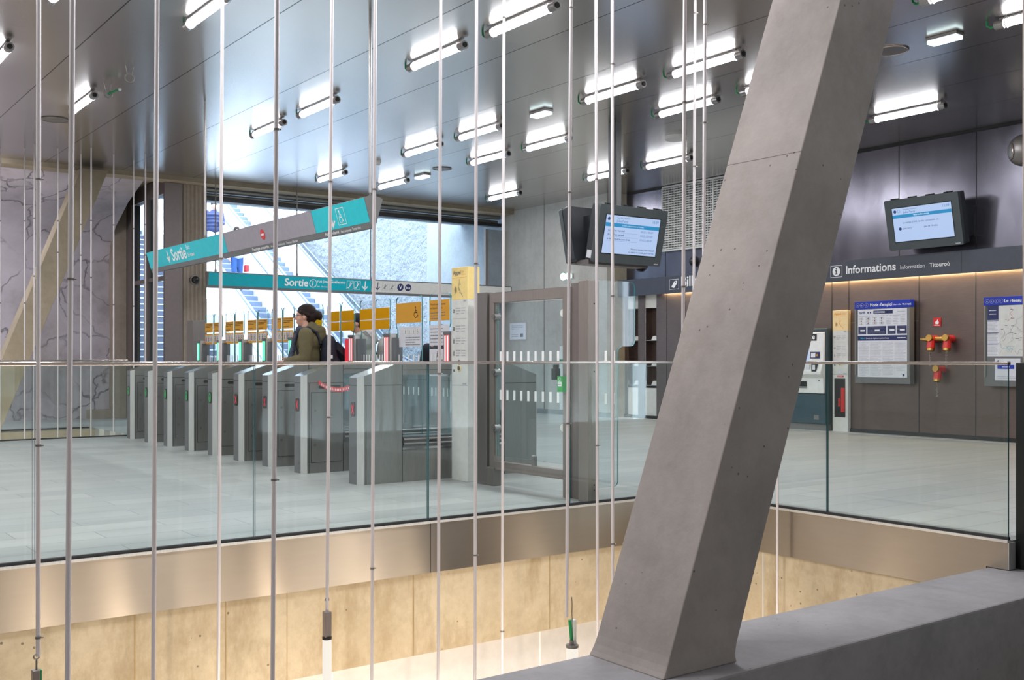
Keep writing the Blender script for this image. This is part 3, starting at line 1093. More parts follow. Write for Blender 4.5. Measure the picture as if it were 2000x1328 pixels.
LZ = 4.11
LK = (LZ - EYE) / 2.95                             # panel middles, measured for lamps a little lower
lamps = [
    (2.10, 11.34, 'lit tube lamp cut by the left border, under the ceiling'),
    (3.25, 12.77, 'short-looking lit tube lamp on its own at upper left, above the rock wall'),
    (3.24, 8.75, 'lit tube lamp cut by the top border, far left over the exit sign'),
    (2.10, 8.75, 'sliver of lit tube lamp between the two leftmost rods at the top border'),
    (5.53, 12.78, 'lit tube lamp above the hanging sign\'s grey part, lower of two side by side'),
    (5.53, 11.34, 'lit tube lamp above the hanging sign\'s grey part, upper of two side by side'),
    (5.53, 8.74, 'big lit tube lamp just right of the hanging exit sign pole, high up'),
    (5.53, 7.36, 'biggest lit tube lamp, at the top border near the middle'),
    (7.83, 11.33, 'lit tube lamp directly above the yellow call post, upper one'),
    (7.83, 12.74, 'lit tube lamp above and left of the yellow call post, lower than its neighbour'),
    (8.97, 12.73, 'lit tube lamp above the call post, lowest of the cluster of three'),
    (7.80, 15.50, 'farthest left lit tube lamp, above the wheelchair symbol'),
    (8.97, 15.55, 'far lit tube lamp right of the tilted sign end, next to the small emergency light'),
    (11.26, 15.50, 'far lit tube lamp nearest the board-marked concrete wall'),
    (7.86, 8.77, 'lit tube lamp in front of the twin screens, upper left of their pole'),
    (7.86, 7.38, 'large lit tube lamp left of the leaning column, topmost of the right-hand group'),
    (9.02, 8.76, 'lit tube lamp left of the leaning column, below the topmost one'),
    (9.00, 11.38, 'lit tube lamp left of the screens, below the small square emergency light'),
    (11.30, 12.75, 'lit tube lamp crossed by the pole of the twin screens'),
    (11.33, 11.40, 'lit tube lamp right of the screen pole, above the light grey grille'),
    (9.01, 7.40, 'lit tube lamp half hidden behind the leaning column'),
    (11.35, 7.38, 'lit tube lamp right of the leaning column, above the wall screen'),
    (9.00, 4.47, 'lit tube lamp cut by the pillar at the top right'),
    (7.90, 4.50, 'sliver of lit tube lamp at the top border right of the leaning column'),
]
for X, Y, lab in lamps:
    tube_lamp((X * LK, Y * LK, LZ), lab)

# ---- small ceiling fittings
def ceiling_disc(p, r, mat, ringmat, name, label, cat):
    t = thing(name, (p.x, p.y, CEIL), label, cat)
    MB().cyl((p.x, p.y, CEIL - .006), (p.x, p.y, CEIL), r, mat, n=28).build('grille_plate', t)
    MB().ring((p.x, p.y, CEIL - .006), (0, 0, 1), r, .008, ringmat, 28, 6).build('rim', t)


ceiling_disc(Vector((3.32, 14.37)), .17, 'steel_post', 'steel_post', 'ceiling_speaker', 'flat round grey ceiling speaker at upper left', 'speaker')
ceiling_disc(Vector((9.27, 6.21)), .17, 'steel_post', 'rail', 'ceiling_speaker', 'round ceiling speaker with bright rim right of the leaning column', 'speaker')
ceiling_disc(Vector((9.21, 14.38)), .15, 'steel_post', 'steel_post', 'ceiling_speaker', 'small flat round ceiling speaker in the far middle of the ceiling', 'speaker')
o = MB().cyl((10.47, 10.37, CEIL - .05), (10.47, 10.37, CEIL), .15, 'offwhite', n=28).build('ceiling_antenna')
tag(o, 'white round antenna disc under the ceiling near the grille', 'antenna')
t = thing('smoke_detector', (8.05, 14.41, CEIL), 'small white smoke detector near the sign pole', 'smoke detector')
MB().cyl((8.05, 14.41, CEIL - .03), (8.05, 14.41, CEIL), .05, 'white', n=20).build('base', t)
MB().cyl((8.05, 14.41, CEIL - .07), (8.05, 14.41, CEIL - .03), .03, 'white', r1=.045, n=20).build('sensor_head', t)
t = thing('motion_sensor', (11.73, 10.41, CEIL), 'small white ball sensor hanging beside the leaning column', 'sensor')
MB().cyl((11.73, 10.41, CEIL - .1), (11.73, 10.41, CEIL), .012, 'dark', n=10).build('stem', t)
MB().ball((11.73, 10.41, CEIL - .13), .05, 'white').build('sensor_ball', t)


def emergency_light(loc, label, wall=False):
    t = thing('emergency_light', loc, label, 'emergency light', 'small emergency lights')
    x, y, z = loc
    if not wall:
        MB().box((x - .07, y - .16, z - .03), (x + .07, y + .16, z), 'lamp_metal').build('housing', t, bevel=.004)
        m = MB()
        for k in range(4):
            m.box((x - .06, y - .15 + k * .077, z - .062), (x + .06, y - .15 + k * .077 + .067, z - .03), 'emlight')
        m.build('lens', t)
        MB().box((x - .045, y + .151, z - .055), (x + .045, y + .165, z - .02), 'cable').build('indicator', t)
    else:
        MB().box((x - .03, y - .16, z - .05), (x, y + .16, z + .05), 'lamp_metal').build('housing', t)
        m = MB()
        for s in (-1, 1):
            m.ball((x - .06, y + s * .085, z), (.05, .07, .075), 'emlight')
        m.build('lens', t)
        MB().box((x - .04, y + .11, z + .05), (x, y + .16, z + .09), 'cable').build('indicator', t)
    return t


emergency_light((8.06, 10.31, CEIL), 'small square glowing emergency light left of the screen pole')
emergency_light((9.26, 5.62, CEIL), 'glowing four-lens emergency light on the dark ceiling at top right')
emergency_light((9.25, 15.05, CEIL), 'tiny far emergency light above the end of the way out')
p = at_x(1110, 540, 13.06)
emergency_light((13.06, p.y, p.z), 'twin-lens emergency light on the concrete wall behind the screens', True)

# empty lamp clips at upper left
for (X, Y), lab in (((3.35, 11.31), 'empty ring-shaped lamp clip under the ceiling at upper left'), ((3.36, 12.15), 'lamp clip holding a loose green cable end under the ceiling')):
    t = thing('lamp_clip', (X, Y, CEIL), lab, 'lamp clip')
    MB().ring((X, Y, 4.05), (.1, 1, 0), .045, .006, 'chain', 24, 6).build('clip_ring', t)
    m = MB()
    for s in (-1, 1):
        m.cyl((X + s * .022, Y, 4.09), (X + s * .04, Y, CEIL), .005, 'chain', n=8)
    m.build('wire', t)
    if 'green' in lab:
        MB().cyl((X, Y - .02, 4.05), (X, Y + .06, 4.05), .042, 'lamp_metal', n=18).build('socket', t)
        MB().tube([(X, Y - .02, 4.05), (X + .02, Y - .06, 4.06), (X + .08, Y - .13, 4.085)], .011, 'cable').build('cable', t)
        MB().ball((X + .09, Y - .14, 4.09), .02, 'white').build('plug', t)

# ================================================================== HANGING RODS
rods = [  # x at the top edge, x at the bottom edge (both of the picture), distance, bottom picture row, word
    (75.4, 74.6, 4.1, 1282, 'leftmost', 'with a lamp driver at its end'),
    (141.6, 132.1, 3.55, 1500, 'second', ''), (306.9, 299.4, 4.26, 1500, 'third', ''), (434.4, 426.3, 5.6, 1500, 'fourth', ''),
    (541.2, 532.5, 4.1, 1500, 'fifth', ''), (648.4, 637.6, 5.4, 1196, 'sixth', 'carrying a box-topped tube lamp'),
    (732.9, 726.2, 5.5, 1500, 'seventh', ''), (860.6, 855.8, 5.8, 1500, 'eighth', ''), (930.6, 927.5, 5.8, 1500, 'ninth', ''),
    (984.5, 980.5, 6.6, 1500, 'tenth', ''), (1115.2, 1105.8, 5.6, 1205, 'eleventh', 'carrying a tube lamp with green cable'),
    (1164, 1167.3, 6.5, 1500, 'twelfth', ''), (1195.9, 1196.8, 6.2, 1500, 'thirteenth', ''), (1337.5, 1331.0, 5.2, 1500, 'fourteenth', ''),
    (1357.5, 1352, 7.2, 1500, 'fifteenth', ''), (1377, 1371, 5.5, 1500, 'sixteenth', ''), (1520, 1518, 7.6, 1500, 'seventeenth', ''),
]
joints = {0: [350, 870, 1245], 1: [545], 2: [], 3: [505], 4: [253, 937], 5: [355, 815], 6: [370, 1110], 7: [730], 8: [515, 1084], 9: [34, 1233], 10: [15, 376, 827], 11: [350, 870], 12: [125, 578, 1062], 13: [560, 200], 14: [26, 325], 15: [48, 240], 16: [900]}
rod_pts = []


def at_depth(x, y, dep):
    d = ray(x, y); t = dep / FPX
    return Vector((t * d[0], t * d[1], EYE + t * d[2]))


for i, (xt, xb, dep, yb, word, extra) in enumerate(rods):
    k = (xb - xt) / 1328.0
    def pt(y, xt=xt, k=k, dep=dep): return at_depth(xt + k * y, y, dep)
    ytop = HORIZON - (CEIL - EYE) * FPX / dep
    top, bot = pt(ytop), pt(yb)
    lab = 'slim hanging rod, %s from the left before the railing' % word
    if extra: lab = 'slim hanging rod ' + extra + ', %s from left' % word
    t = thing('hanging_rod', bot, lab, 'hanging rod', 'slim metal rods hanging through the front void')
    MB().cyl(bot, top, .009, 'rod', n=12).build('rod_shaft', t)
    for y in joints.get(i, []):
        c = pt(y); d = (top - bot).normalized()
        m = MB().cyl(c - d * .004, c + d * .004, .0115, 'steel_post', n=12)
        m.cyl(c + Vector((.01, -.008, 0)), c + Vector((.016, -.012, 0)), .003, 'steel_post', n=8)
        m.build('joint_collar', t)
    rod_pts.append((bot, top, t))

rear = [((3.42, 16.64), 'leftmost'), ((3.49, 16.22), 'second'), ((3.81, 16.35), 'third'), ((4.2, 16.59), 'fourth'), ((4.19, 16.02), 'fifth'), ((4.45, 16.2), 'sixth')]
rear_px = [(48, 290, 16.64), (67, 282, 16.22), (113, 290, 16.35), (158, 301, 16.59), (178, 289, 16.02), (222, 302, 16.34), (261, 313, 16.62), (284, 301, 16.02), (0, 290, 16.85)]
words = ['second', 'third', 'fourth', 'fifth', 'sixth', 'seventh', 'eighth', 'ninth', 'leftmost']
for (x, y, Y), w in zip(rear_px, words):
    p = at_z(x, y, CEIL)
    zb = -.5 if p.x < 4.55 else 0.0
    t = thing('hanging_rod', (p.x, p.y, zb), 'thin far rod before the rock wall, %s from the left' % w, 'hanging rod', 'thin rods hanging in the rear void')
    MB().cyl((p.x, p.y, zb), (p.x, p.y, CEIL), .011, 'rod', n=10).build('rod_shaft', t)
    m = MB()
    for z in (1.9 + .37 * ((x * 7) % 3), 3.1):
        m.cyl((p.x, p.y, z), (p.x, p.y, z + .02), .014, 'steel_post', n=10)
    m.build('joint_collar', t)

# lamps hung from three of the rods
def hung_lamp(p, label, kind):
    t = thing('hanging_tube_lamp', p, label, 'hanging lamp')
    x, y, z = p
    if kind == 'box':
        m = MB().ring((x, y, z - .02), (0, 1, 0), .011, .003, 'chain', 18, 6)
        m.cyl((x, y, z - .03), (x, y, z - .08), .006, 'chain', n=10)
        m.build('hook', t)
        MB().box((x - .018, y - .018, z - .21), (x + .018, y + .018, z - .08), 'steel_brown').build('driver_box', t, bevel=.003)
        MB().cyl((x, y, z - .222), (x, y, z - .208), .024, 'dark', n=20).build('end_cap', t)
        MB().cyl((x, y, z - 1.2), (x, y, z - .222), .023, 'warmtube', n=20).build('tube', t)
    elif kind == 'cable':
        m = MB()
        pts = [(x + .012, y, z + .04), (x + .016, y, z), (x + .014, y, z - .05), (x + .018, y, z - .09)]
        m.tube(pts, .003, 'chain'); m.build('hook', t)
        MB().tube([(x, y, z - .08), (x + .004, y, z - .12), (x + .012, y, z - .19)], .009, 'cable').build('cable', t)
        MB().box((x + .016, y - .014, z - .21), (x + .036, y + .014, z - .08), 'offwhite').build('driver_box', t, bevel=.003)
        m = MB().cyl((x + .014, y, z - .215), (x + .014, y, z - .19), .013, 'steel_brown', n=14)
        m.cyl((x + .016, y, z - .228), (x + .016, y, z - .214), .034, 'steel_post', n=20); m.build('end_cap', t)
        MB().cyl((x + .016, y, z - 1.2), (x + .016, y, z - .228), .031, 'warmtube', n=20).build('tube', t)
    else:
        m = MB().ring((x - .006, y, z - .0), (0, 1, 0), .01, .003, 'chain', 18, 6)
        m.cyl((x - .006, y, z - .01), (x - .006, y, z - .05), .004, 'chain', n=8); m.build('hook', t)
        m = MB().box((x - .022, y - .018, z - .19), (x + .004, y + .018, z - .05), 'steel_brown'); m.build('driver_box', t, bevel=.003)
        MB().box((x + .004, y - .012, z - .15), (x + .011, y + .012, z - .052), 'cable').build('cable', t)
        MB().cyl((x, y, z - 1.2), (x, y, z - .19), .023, 'warmtube', n=20).build('tube', t)
    return t


hung_lamp(rod_pts[0][0], 'lamp driver hung at the lower end of the leftmost rod', 'side')
hung_lamp(rod_pts[5][0] + Vector((0, 0, .085)), 'tube lamp with grey driver box hanging low left of the middle', 'box')
hung_lamp(rod_pts[10][0] + Vector((.012, -.012, .065)), 'tube lamp with bright green cable hanging above the parapet', 'cable')

# ================================================================== TICKET GATES
GX = 4.36                                          # front noses of the gates
GATES = [14.77, 14.0, 13.23, 12.46, 11.69, 10.92, 10.15, 9.38, 8.25]
LEAFX = 1.06                                       # glass leaves stand this far behind the nose
GROUP_GATE = 'row of steel ticket gates'


def top_z(x):
    return .93 + (x / .36) * .12 if x < .36 else 1.05


def cabinet(mb, flip, y):
    """end cabinet of a gate, chamfered nose, sloping top; flip puts it at the far end"""
    plan = [(0, -.07), (.045, -.12), (.36, -.12), (.43, -.12), (.43, .12), (.36, .12), (.045, .12), (0, .07)]
    fx = (lambda x: GX + 1.98 - x) if flip else (lambda x: GX + x)
    n = len(plan)
    B = [Vector((fx(px), y + py, 0)) for px, py in plan]
    Tp = [Vector((fx(px), y + py, top_z(px))) for px, py in plan]
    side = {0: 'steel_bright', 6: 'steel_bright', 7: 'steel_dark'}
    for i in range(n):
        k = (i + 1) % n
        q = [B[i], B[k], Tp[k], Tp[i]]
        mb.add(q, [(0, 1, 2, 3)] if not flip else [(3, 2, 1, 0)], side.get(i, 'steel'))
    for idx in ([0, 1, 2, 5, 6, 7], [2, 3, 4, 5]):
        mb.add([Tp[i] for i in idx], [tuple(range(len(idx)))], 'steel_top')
    mb.add(B, [tuple(range(n))], 'seam')
    return fx


def sensor_bar(mb, x0, x1, z0, z1, y, ny, mat='dark'):
    r = (z1 - z0) / 2; pts = []
    for i in range(9):
        a = PI / 2 + PI * i / 8
        pts.append((x0 + r + r * math.cos(a), y, z0 + r + r * math.sin(a)))
    for i in range(9):
        a = -PI / 2 + PI * i / 8
        pts.append((x1 - r + r * math.cos(a), y, z0 + r + r * math.sin(a)))
    mb.prism(pts, (0, ny * .003, 0), mat)


def leaf_outline(y_in, y_out, z0=.34, z1=1.72, zn=1.40):
    """glass leaf from the gate side (y_in) to the lane middle (y_out): rounded outer corners and a notch at the gate"""
    d = 1 if y_out > y_in else -1
    r = .045
    def arc(cy, cz, a0, a1):
        return [(cy + d * r * math.cos(a0 + (a1 - a0) * i / 6), cz + r * math.sin(a0 + (a1 - a0) * i / 6)) for i in range(7)]
    pts = [(y_in + d * .03, z0)]
    pts += arc(y_out - d * r, z0 + r, -PI / 2, 0)
    pts += arc(y_out - d * r, z1 - r, 0, PI / 2)
    pts += arc(y_in - d * .0 + d * r, z1 - r, PI / 2, PI)
    pts += [(y_in, zn + .03), (y_in + d * .012, zn), (y_in + d * .03, zn - .01)]
    return pts


def notice(t, leaf, y0, y1, style, d):
    """coloured film and printing on one leaf, on the side towards the viewer"""
    ya, yb = max(y0, y1) - .006, min(y0, y1) + .006
    w = ya - yb
    new = lambda: Face((GX + LEAFX - .007, ya, 0), (0, -1, 0), (0, 0, 1), .0012)
    f = new()
    if style == 'pict':                             # two orange bands, lines of print and three pictograms
        f.rect(0, 1.465, w, 1.60, 'orange_b')
        f.greek(.02, 1.53, w - .02, 1.59, 3, 'ink', .008, 2, 3)
        f.greek(.02, 1.475, w * .6, 1.50, 1, 'ink', .007, 2, 5)
        f.build('notice_sheet', leaf); f = new(); f.rect(0, 1.30, w, 1.445, 'orange_b')
        for i in range(3):
            cx = w * (.2 + .3 * i)
            f.rect(cx - w * .12, 1.325, cx + w * .12, 1.425, 'paper', 2)
            if i < 2: f.walker(cx, 1.375, .08, 'ink', 3)
            else: f.wheelchair(cx, 1.375, .07, 'ink', 3)
    elif style == 'gold':
        f.rect(0, 1.36, w, 1.62, 'gold')
        f.greek(.02, 1.54, w - .02, 1.61, 3, 'ink', .007, 2, 3)
        for i in range(3):
            cx = w * (.2 + .3 * i)
            f.rect(cx - w * .12, 1.385, cx + w * .12, 1.475, 'paper', 2)
            f.walker(cx, 1.43, .075, 'ink', 3)
    elif style == 'plain':
        f.rect(0, 1.512, w, 1.625, 'orange'); f.rect(0, 1.405, w, 1.502, 'orange')
        f.rect(0, 1.503, w, 1.511, 'paper')
    elif style == 'chair':
        f.rect(0, 1.455, w, 1.655, 'orange_b')
        f.wheelchair(w - .10, 1.555, .12, 'ink')
        f.build('notice_sheet', leaf); f = new(); f.rect(.06, 1.215, w, 1.415, 'paper')
        for i in range(4):
            f.rect(w - .33 + i * .078, 1.335, w - .27 + i * .078, 1.395, 'white', 2)
            (f.walker if i < 3 else f.wheelchair)(w - .30 + i * .078, 1.365, .045, 'greytext', 3)
        f.greek(w - .30, 1.225, w - .02, 1.32, 4, 'greytext', .008, 2, 9)
    else:
        f.rect(0, 1.46, w, 1.66, 'orange_b')
        f.text('Priorité aux personnes', .02, 1.61, 'ink', h=.020)
        f.text('en fauteuil roulant.', .02, 1.575, 'ink', h=.020)
        f.greek(.02, 1.47, w * .8, 1.55, 3, 'greytext', .008, 2, 4)
        f.build('notice_sheet', leaf); f = new(); f.rect(0, 1.225, w, 1.42, 'paper'); f.greek(.02, 1.24, w * .7, 1.40, 5, 'greytext', .008, 2, 6)
        f.build('notice_sheet', leaf); f = new(); f.rect(0, .93, w, 1.19, 'paper'); f.greek(.1, .95, w * .9, 1.10, 5, 'greytext', .008, 2, 8)
        f.walker(w * .4, 1.14, .06, 'ink')
    f.build('notice_sheet', leaf); f = new()
    for k in range(3 if w < .3 else 5):             # white safety bars low on the glass
        cx = w * (k + .7) / (3.2 if w < .3 else 5.2)
        f.rect(cx - .012, 1.05, cx + .012, 1.14, 'signwhite', 3)
        f.rect(cx - .012, .74, cx + .012, .82, 'signwhite', 3)
    f.build('safety_marks', leaf)


def gate(y, led, disp, label, left, right, plain_side=False):
    t = thing('ticket_gate', (GX + .99, y, 0), label, 'ticket gate', GROUP_GATE)
    m = MB(); cabinet(m, False, y)
    m.build('front_cabinet', t)
    m = MB(); cabinet(m, True, y)
    m.build('rear_cabinet', t)
    # seams, side door, sensor slot (both long sides)
    for s in (-1, 1):
        yy = y + s * .12
        m = MB()
        m.box((GX + .05, yy, .862), (GX + .43, yy + s * .0015, .868), 'seam')
        m.box((GX + .425, yy, 0), (GX + .431, yy + s * .0015, 1.04), 'seam')
        m.box((GX + .06, yy, 0), (GX + .066, yy + s * .0015, .862), 'seam')
        m.box((GX + 1.55, yy, 0), (GX + 1.556, yy + s * .0015, 1.04), 'seam')
        m.box((GX + 1.55, yy, .862), (GX + 1.93, yy + s * .0015, .868), 'seam')
        m.build('panel_seams', t)
        if not (plain_side and s < 0):
            m = MB().box((GX + .085, yy, .10), (GX + .412, yy + s * .003, .775), 'seam')
            m.box((GX + .09, yy, .105), (GX + .407, yy + s * .006, .77), 'steel')
            d = m.build('side_door', t)
            m = MB()
            for z in (.60, .27):
                m.cyl((GX + .125, yy + s * .006, z), (GX + .125, yy + s * .009, z), .013, 'steel_post', n=14)
            m.build('lock', d)
            m = MB(); sensor_bar(m, GX + .16, GX + .40, .81, .84, yy, s)
            m.build('sensor_slot', t)
    m = MB().box((GX - .0015, y - .069, .862), (GX, y + .069, .868), 'seam'); m.build('nose_seam', t)
    # display on the nose
    pts = []
    for cy, cz, a0 in ((.018, .045, 0), (-.018, .045, PI / 2), (-.018, -.045, PI), (.018, -.045, 1.5 * PI)):
        for i in range(5):
            a = a0 + PI / 2 * i / 4
            pts.append((GX, y - .005 + cy + .02 * math.cos(a), .655 + cz + .02 * math.sin(a)))
    dp = MB().prism(pts, (-.006, 0, 0), 'dark').build('lane_display', t)
    f = Face((GX - .006, y - .005, .655), (0, -1, 0), (0, 0, 1), .0015)
    if disp == 'green':
        f.disc(0, 0, .055, 'arrow_green', 1, 20, .55)
        f.line([(0, -.03), (0, .03)], .010, 'dark', 2); f.line([(-.014, .012), (0, .03), (.014, .012)], .009, 'dark', 2)
    else:
        f.line([(-.018, -.035), (.018, .035)], .010, 'cross_red', 1); f.line([(-.018, .035), (.018, -.035)], .010, 'cross_red', 1)
    f.build('display_symbol', dp)
    MB().box((GX - .002, y - .03, .085), (GX, y + .01, .11), 'steel_post').build('number_plate', t)
    # middle: plinth, tray, glass sides, top beam
    MB().box((GX + .43, y - .115, 0), (GX + 1.55, y + .115, .285), 'steel').build('plinth', t)
    m = MB().box((GX + .43, y - .125, .285), (GX + 1.55, y + .125, .305), 'steel_top')
    m.box((GX + .45, y - .10, .305), (GX + 1.53, y + .10, .40), 'steel_dark')
    for z in (.335, .375):
        m.cyl((GX + .45, y - .108, z), (GX + 1.53, y - .108, z), .010, 'lamp_metal', n=8)
    sensor_bar(m, GX + .72, GX + .80, .335, .365, y - .101, -1)
    m.build('drive_tray', t)
    for s in (-1, 1):
        MB().box((GX + .44, y + s * .10, .40), (GX + 1.54, y + s * .106, .96), 'glass_clear', 'glass_edge').build('side_glass', t)
    m = MB().box((GX + .43, y - .12, .955), (GX + 1.55, y + .12, 1.05), 'steel')
    m.box((GX + .43, y - .1215, .995), (GX + 1.55, y + .1215, 1.0), 'seam')
    m.build('top_beam', t)
    m = MB()
    for xx in (GX + 1.12, GX + 1.18):
        m.cyl((xx, y, .40), (xx, y, .96), .018, 'lamp_metal', n=12)
    m.ball((GX + 1.15, y - .05, .92), .05, 'lamp_metal'); m.box((GX + 1.1, y - .1, .38), (GX + 1.22, y + .1, .44), 'steel_dark')
    m.build('leaf_pivot', t)
    # light column
    m = MB().box((GX + .98, y - .05, 1.05), (GX + 1.08, y + .06, 1.345), 'steel_post')
    m.box((GX + .975, y - .052, 1.325), (GX + 1.085, y + .062, 1.352), 'steel_dark')
    m.box((GX + .985, y - .075, 1.05), (GX + 1.05, y - .05, 1.35), 'steel_bright')
    m.box((GX + 1.0, y - .115, 1.05), (GX + 1.10, y - .075, 1.31), 'steel_dark')
    lp = m.build('light_column', t)
    for s in (-1, 1):
        a, b = ('led_green', 'led_gcore') if led == 'green' else ('led_red', 'led_core')
        m = MB().box((GX + .974, y + .005 + s * .022 - .012, 1.075), (GX + .98, y + .005 + s * .022 + .012, 1.315), a)
        m.box((GX + .972, y + .005 + s * .022 - .005, 1.08), (GX + .974, y + .005 + s * .022 + .005, 1.31), b)
        m.build('led_strip', lp)
    # glass leaves closing the lanes
    for reach, style, d in ((left, None, 1), (right, None, -1)):
        if not reach: continue
        L, style = reach
        y0, y1 = y + d * .06, y + d * L
        pts = [(GX + LEAFX - .006, yy, zz) for yy, zz in leaf_outline(y0, y1)]
        lf = MB().prism(pts, (.012, 0, 0), 'glass_clear', 'glass_edge').build('glass_leaf', t)
        notice(t, lf, y0, y1, style, d)
    return t


st = [None, 'pict', 'pict', 'pict', 'pict', 'gold', 'plain', 'plain', 'last']
names = ['farthest ticket gate at the left end of the row, green arrow', 'second ticket gate from the left end, green arrow', 'third ticket gate from the left end, green arrow',
         'fourth ticket gate from the left end, green arrow', 'fifth ticket gate from the left end, last one with a green arrow', 'ticket gate with the leftmost red cross, sixth of the row',
         'ticket gate with red cross in front of the olive parka', 'ticket gate where the red tape starts, red cross, second nearest', 'nearest ticket gate with plain steel side and red cross, beside the call post']
for i, y in enumerate(GATES):
    yl = GATES[i - 1] if i else None
    yr = GATES[i + 1] if i < 8 else None
    half = lambda o: abs(o - y) / 2 - .012
    L = (half(yl), st[i]) if yl is not None else None
    R = (half(yr), st[i + 1] if i + 1 < 8 else 'chair') if yr is not None else None
    if i == 8: L = (.56 - .13, 'last')
    if i == 7: R = (.56, 'chair')
    gate(y, 'green' if i < 5 else 'red', 'green' if i < 5 else 'red', names[i], L, R, i == 8)
g6 = [o for o in bpy.data.objects if o.get('label') == names[6]][0]
MB().box((GX + .97, 10.15 + .062, 1.06), (GX + 1.05, 10.15 + .12, 1.31), 'red_panel').build('red_side_panel', g6)

# barrier tape drooping across the wide lane
m = MB()
A, B = Vector((GX + .16, 9.255, .872)), Vector((GX + .10, 8.375, .872))
pts = []
for i in range(25):
    u = i / 24; p = A.lerp(B, u); p.z -= .11 * 4 * u * (1 - u) * .55
    pts.append(p)
for i in range(24):
    a, b = pts[i], pts[i + 1]
    q = [a - Vector((0, 0, .02)), b - Vector((0, 0, .02)), b + Vector((0, 0, .02)), a + Vector((0, 0, .02))]
    m.prism(q, (.001, 0, 0), 'red')
tp = m.build('barrier_tape'); tag(tp, 'red and white barrier tape sagging across the wide lane between the two nearest gates', 'barrier tape')
m = MB()
for i in range(2, 22):
    a = pts[i].lerp(pts[i + 1], .2); b = pts[i].lerp(pts[i + 1], .6)
    m.prism([a + Vector((-.001, 0, -.010)), b + Vector((-.001, 0, -.012)), b + Vector((-.001, 0, .012)), a + Vector((-.001, 0, .006))], (-.001, 0, 0), 'signwhite')
m.build('white_print', tp)

# grey end post beyond the last gate
t = thing('end_post', (5.55, 15.45, 0), 'grey steel post closing the far end of the gate row', 'post')
MB().box((5.45, 15.32, 0), (5.65, 15.58, 1.66), 'steel_post').build('shaft', t, bevel=.004)
MB().box((5.44, 15.31, 0), (5.66, 15.59, .02), 'steel_dark').build('foot', t)

# ================================================================== SWING GATE beside the call post
t = thing('swing_gate', (5.3, 6.95, 0), 'grey steel framed glass swing gate with safety marks, next to the call post', 'gate')
MB().box((5.26, 7.50, 0), (5.36, 7.64, 1.675), 'steel_post').build('post', t, bevel=.003)
MB().box((5.26, 7.40, 0), (5.36, 7.50, .16), 'steel_post').build('foot', t, bevel=.003)
m = MB()
fz0, fz1, fy0, fy1 = .14, 1.665, 6.40, 7.485
m.box((5.28, fy1 - .07, fz0), (5.34, fy1, fz1), 'steel_brown')
m.box((5.28, fy0, 0.0), (5.34, fy0 + .075, fz1), 'steel_brown')
m.box((5.28, fy0 + .075, fz1 - .085), (5.34, fy1 - .07, fz1), 'steel_brown')
m.box((5.28, fy0 + .075, fz0), (5.34, fy1 - .07, fz0 + .075), 'steel_brown')
m.box((5.277, fy1 - .075, fz1 - .09), (5.28, fy1 - .068, fz1 - .083), 'seam')
m.build('frame', t, bevel=.003)
gp = MB().box((5.30, fy0 + .085, fz0 + .12), (5.312, fy1 - .09, fz1 - .10), 'glass_clear', 'glass_edge').build('glass_pane', t)
f = Face((5.298, 7.36, 0), (0, -1, 0), (0, 0, 1), .001)
for k in range(9):
    for z in (1.075, .745):
        f.rect(.005 + k * .098, z, .036 + k * .098, z + .085, 'signwhite')
f.build('safety_marks', gp)
for z in (1.46, .98, .50):
    m = MB().cyl((5.27, fy1 - .075, z), (5.33, fy1 - .075, z), .032, 'lamp_metal', n=20)
    m.cyl((5.262, fy1 - .075, z), (5.27, fy1 - .075, z), .022, 'steel_post', n=20); m.build('glass_clamp', t)
for z in (1.46, .55):
    MB().cyl((5.285, fy0 + .085, z), (5.33, fy0 + .085, z), .03, 'offwhite', n=20).build('glass_clamp', t)
m = MB().box((5.29, 6.86, fz0 + .06), (5.325, 6.90, fz0 + .16), 'lamp_metal'); m.build('bottom_clamp', t, bevel=.006)
MB().box((5.30, 6.245, 0), (5.355, 6.395, 1.69), 'portal').build('stop_post', t)  # darker metal puts the shade between the posts into the colour
m = MB().box((5.23, 6.505, .93), (5.28, 6.56, 1.02), 'dark'); m.cyl((5.255, 6.53, 1.02), (5.255, 6.53, 1.05), .024, 'dark', n=14); m.build('handle', t, bevel=.004)
t2 = thing('end_pillar', (5.3, 6.2, 0), 'folded grey steel pillar with a curved glass screen, between swing gate and railing', 'pillar')
MB().box((5.24, 6.12, 0), (5.347, 6.237, 1.70), 'steel_brown').build('post', t2, bevel=.003)
m = MB()
for z in (.09, .13, 1.0, 1.52):
    m.cyl((5.30, 6.12, z), (5.30, 6.118, z), .006, 'dark', n=8)
m.build('screw', t2)
pts = []
def arcp(cx, cz, r, a0, a1, n=6):
    return [(cx + r * math.cos(a0 + (a1 - a0) * i / n), 6.15, cz + r * math.sin(a0 + (a1 - a0) * i / n)) for i in range(n + 1)]
pts += [(5.347, 6.15, .10)] + arcp(5.535, .14, .04, -PI / 2, 0) + arcp(5.625, 1.145, .05, PI, PI / 2) + arcp(5.705, 1.245, .05, -PI / 2, 0) + arcp(5.705, 1.655, .05, 0, PI / 2) + [(5.347, 6.15, 1.705)]
sc = MB().prism(pts, (0, .012, 0), 'glass_clear', 'glass_edge').build('glass_screen', t2)
f = Face((5.40, 6.149, 0), (1, 0, 0), (0, 0, 1), .001)
for z in (1.075, .745):
    for x in (.03, .11):
        f.rect(x, z, x + .025, z + .085, 'signwhite')
f.build('safety_marks', sc)
p = at_x(1099, 750, 5.265)
t = thing('exit_release_box', (5.255, p.y, p.z - .06), 'small bright green emergency release box on the swing gate', 'call box')
MB().box((5.235, p.y - .033, p.z - .062), (5.279, p.y + .033, p.z + .062), 'green').build('box', t, bevel=.003)
f = Face((5.235, p.y + .033, p.z - .062), (0, -1, 0), (0, 0, 1), .001)
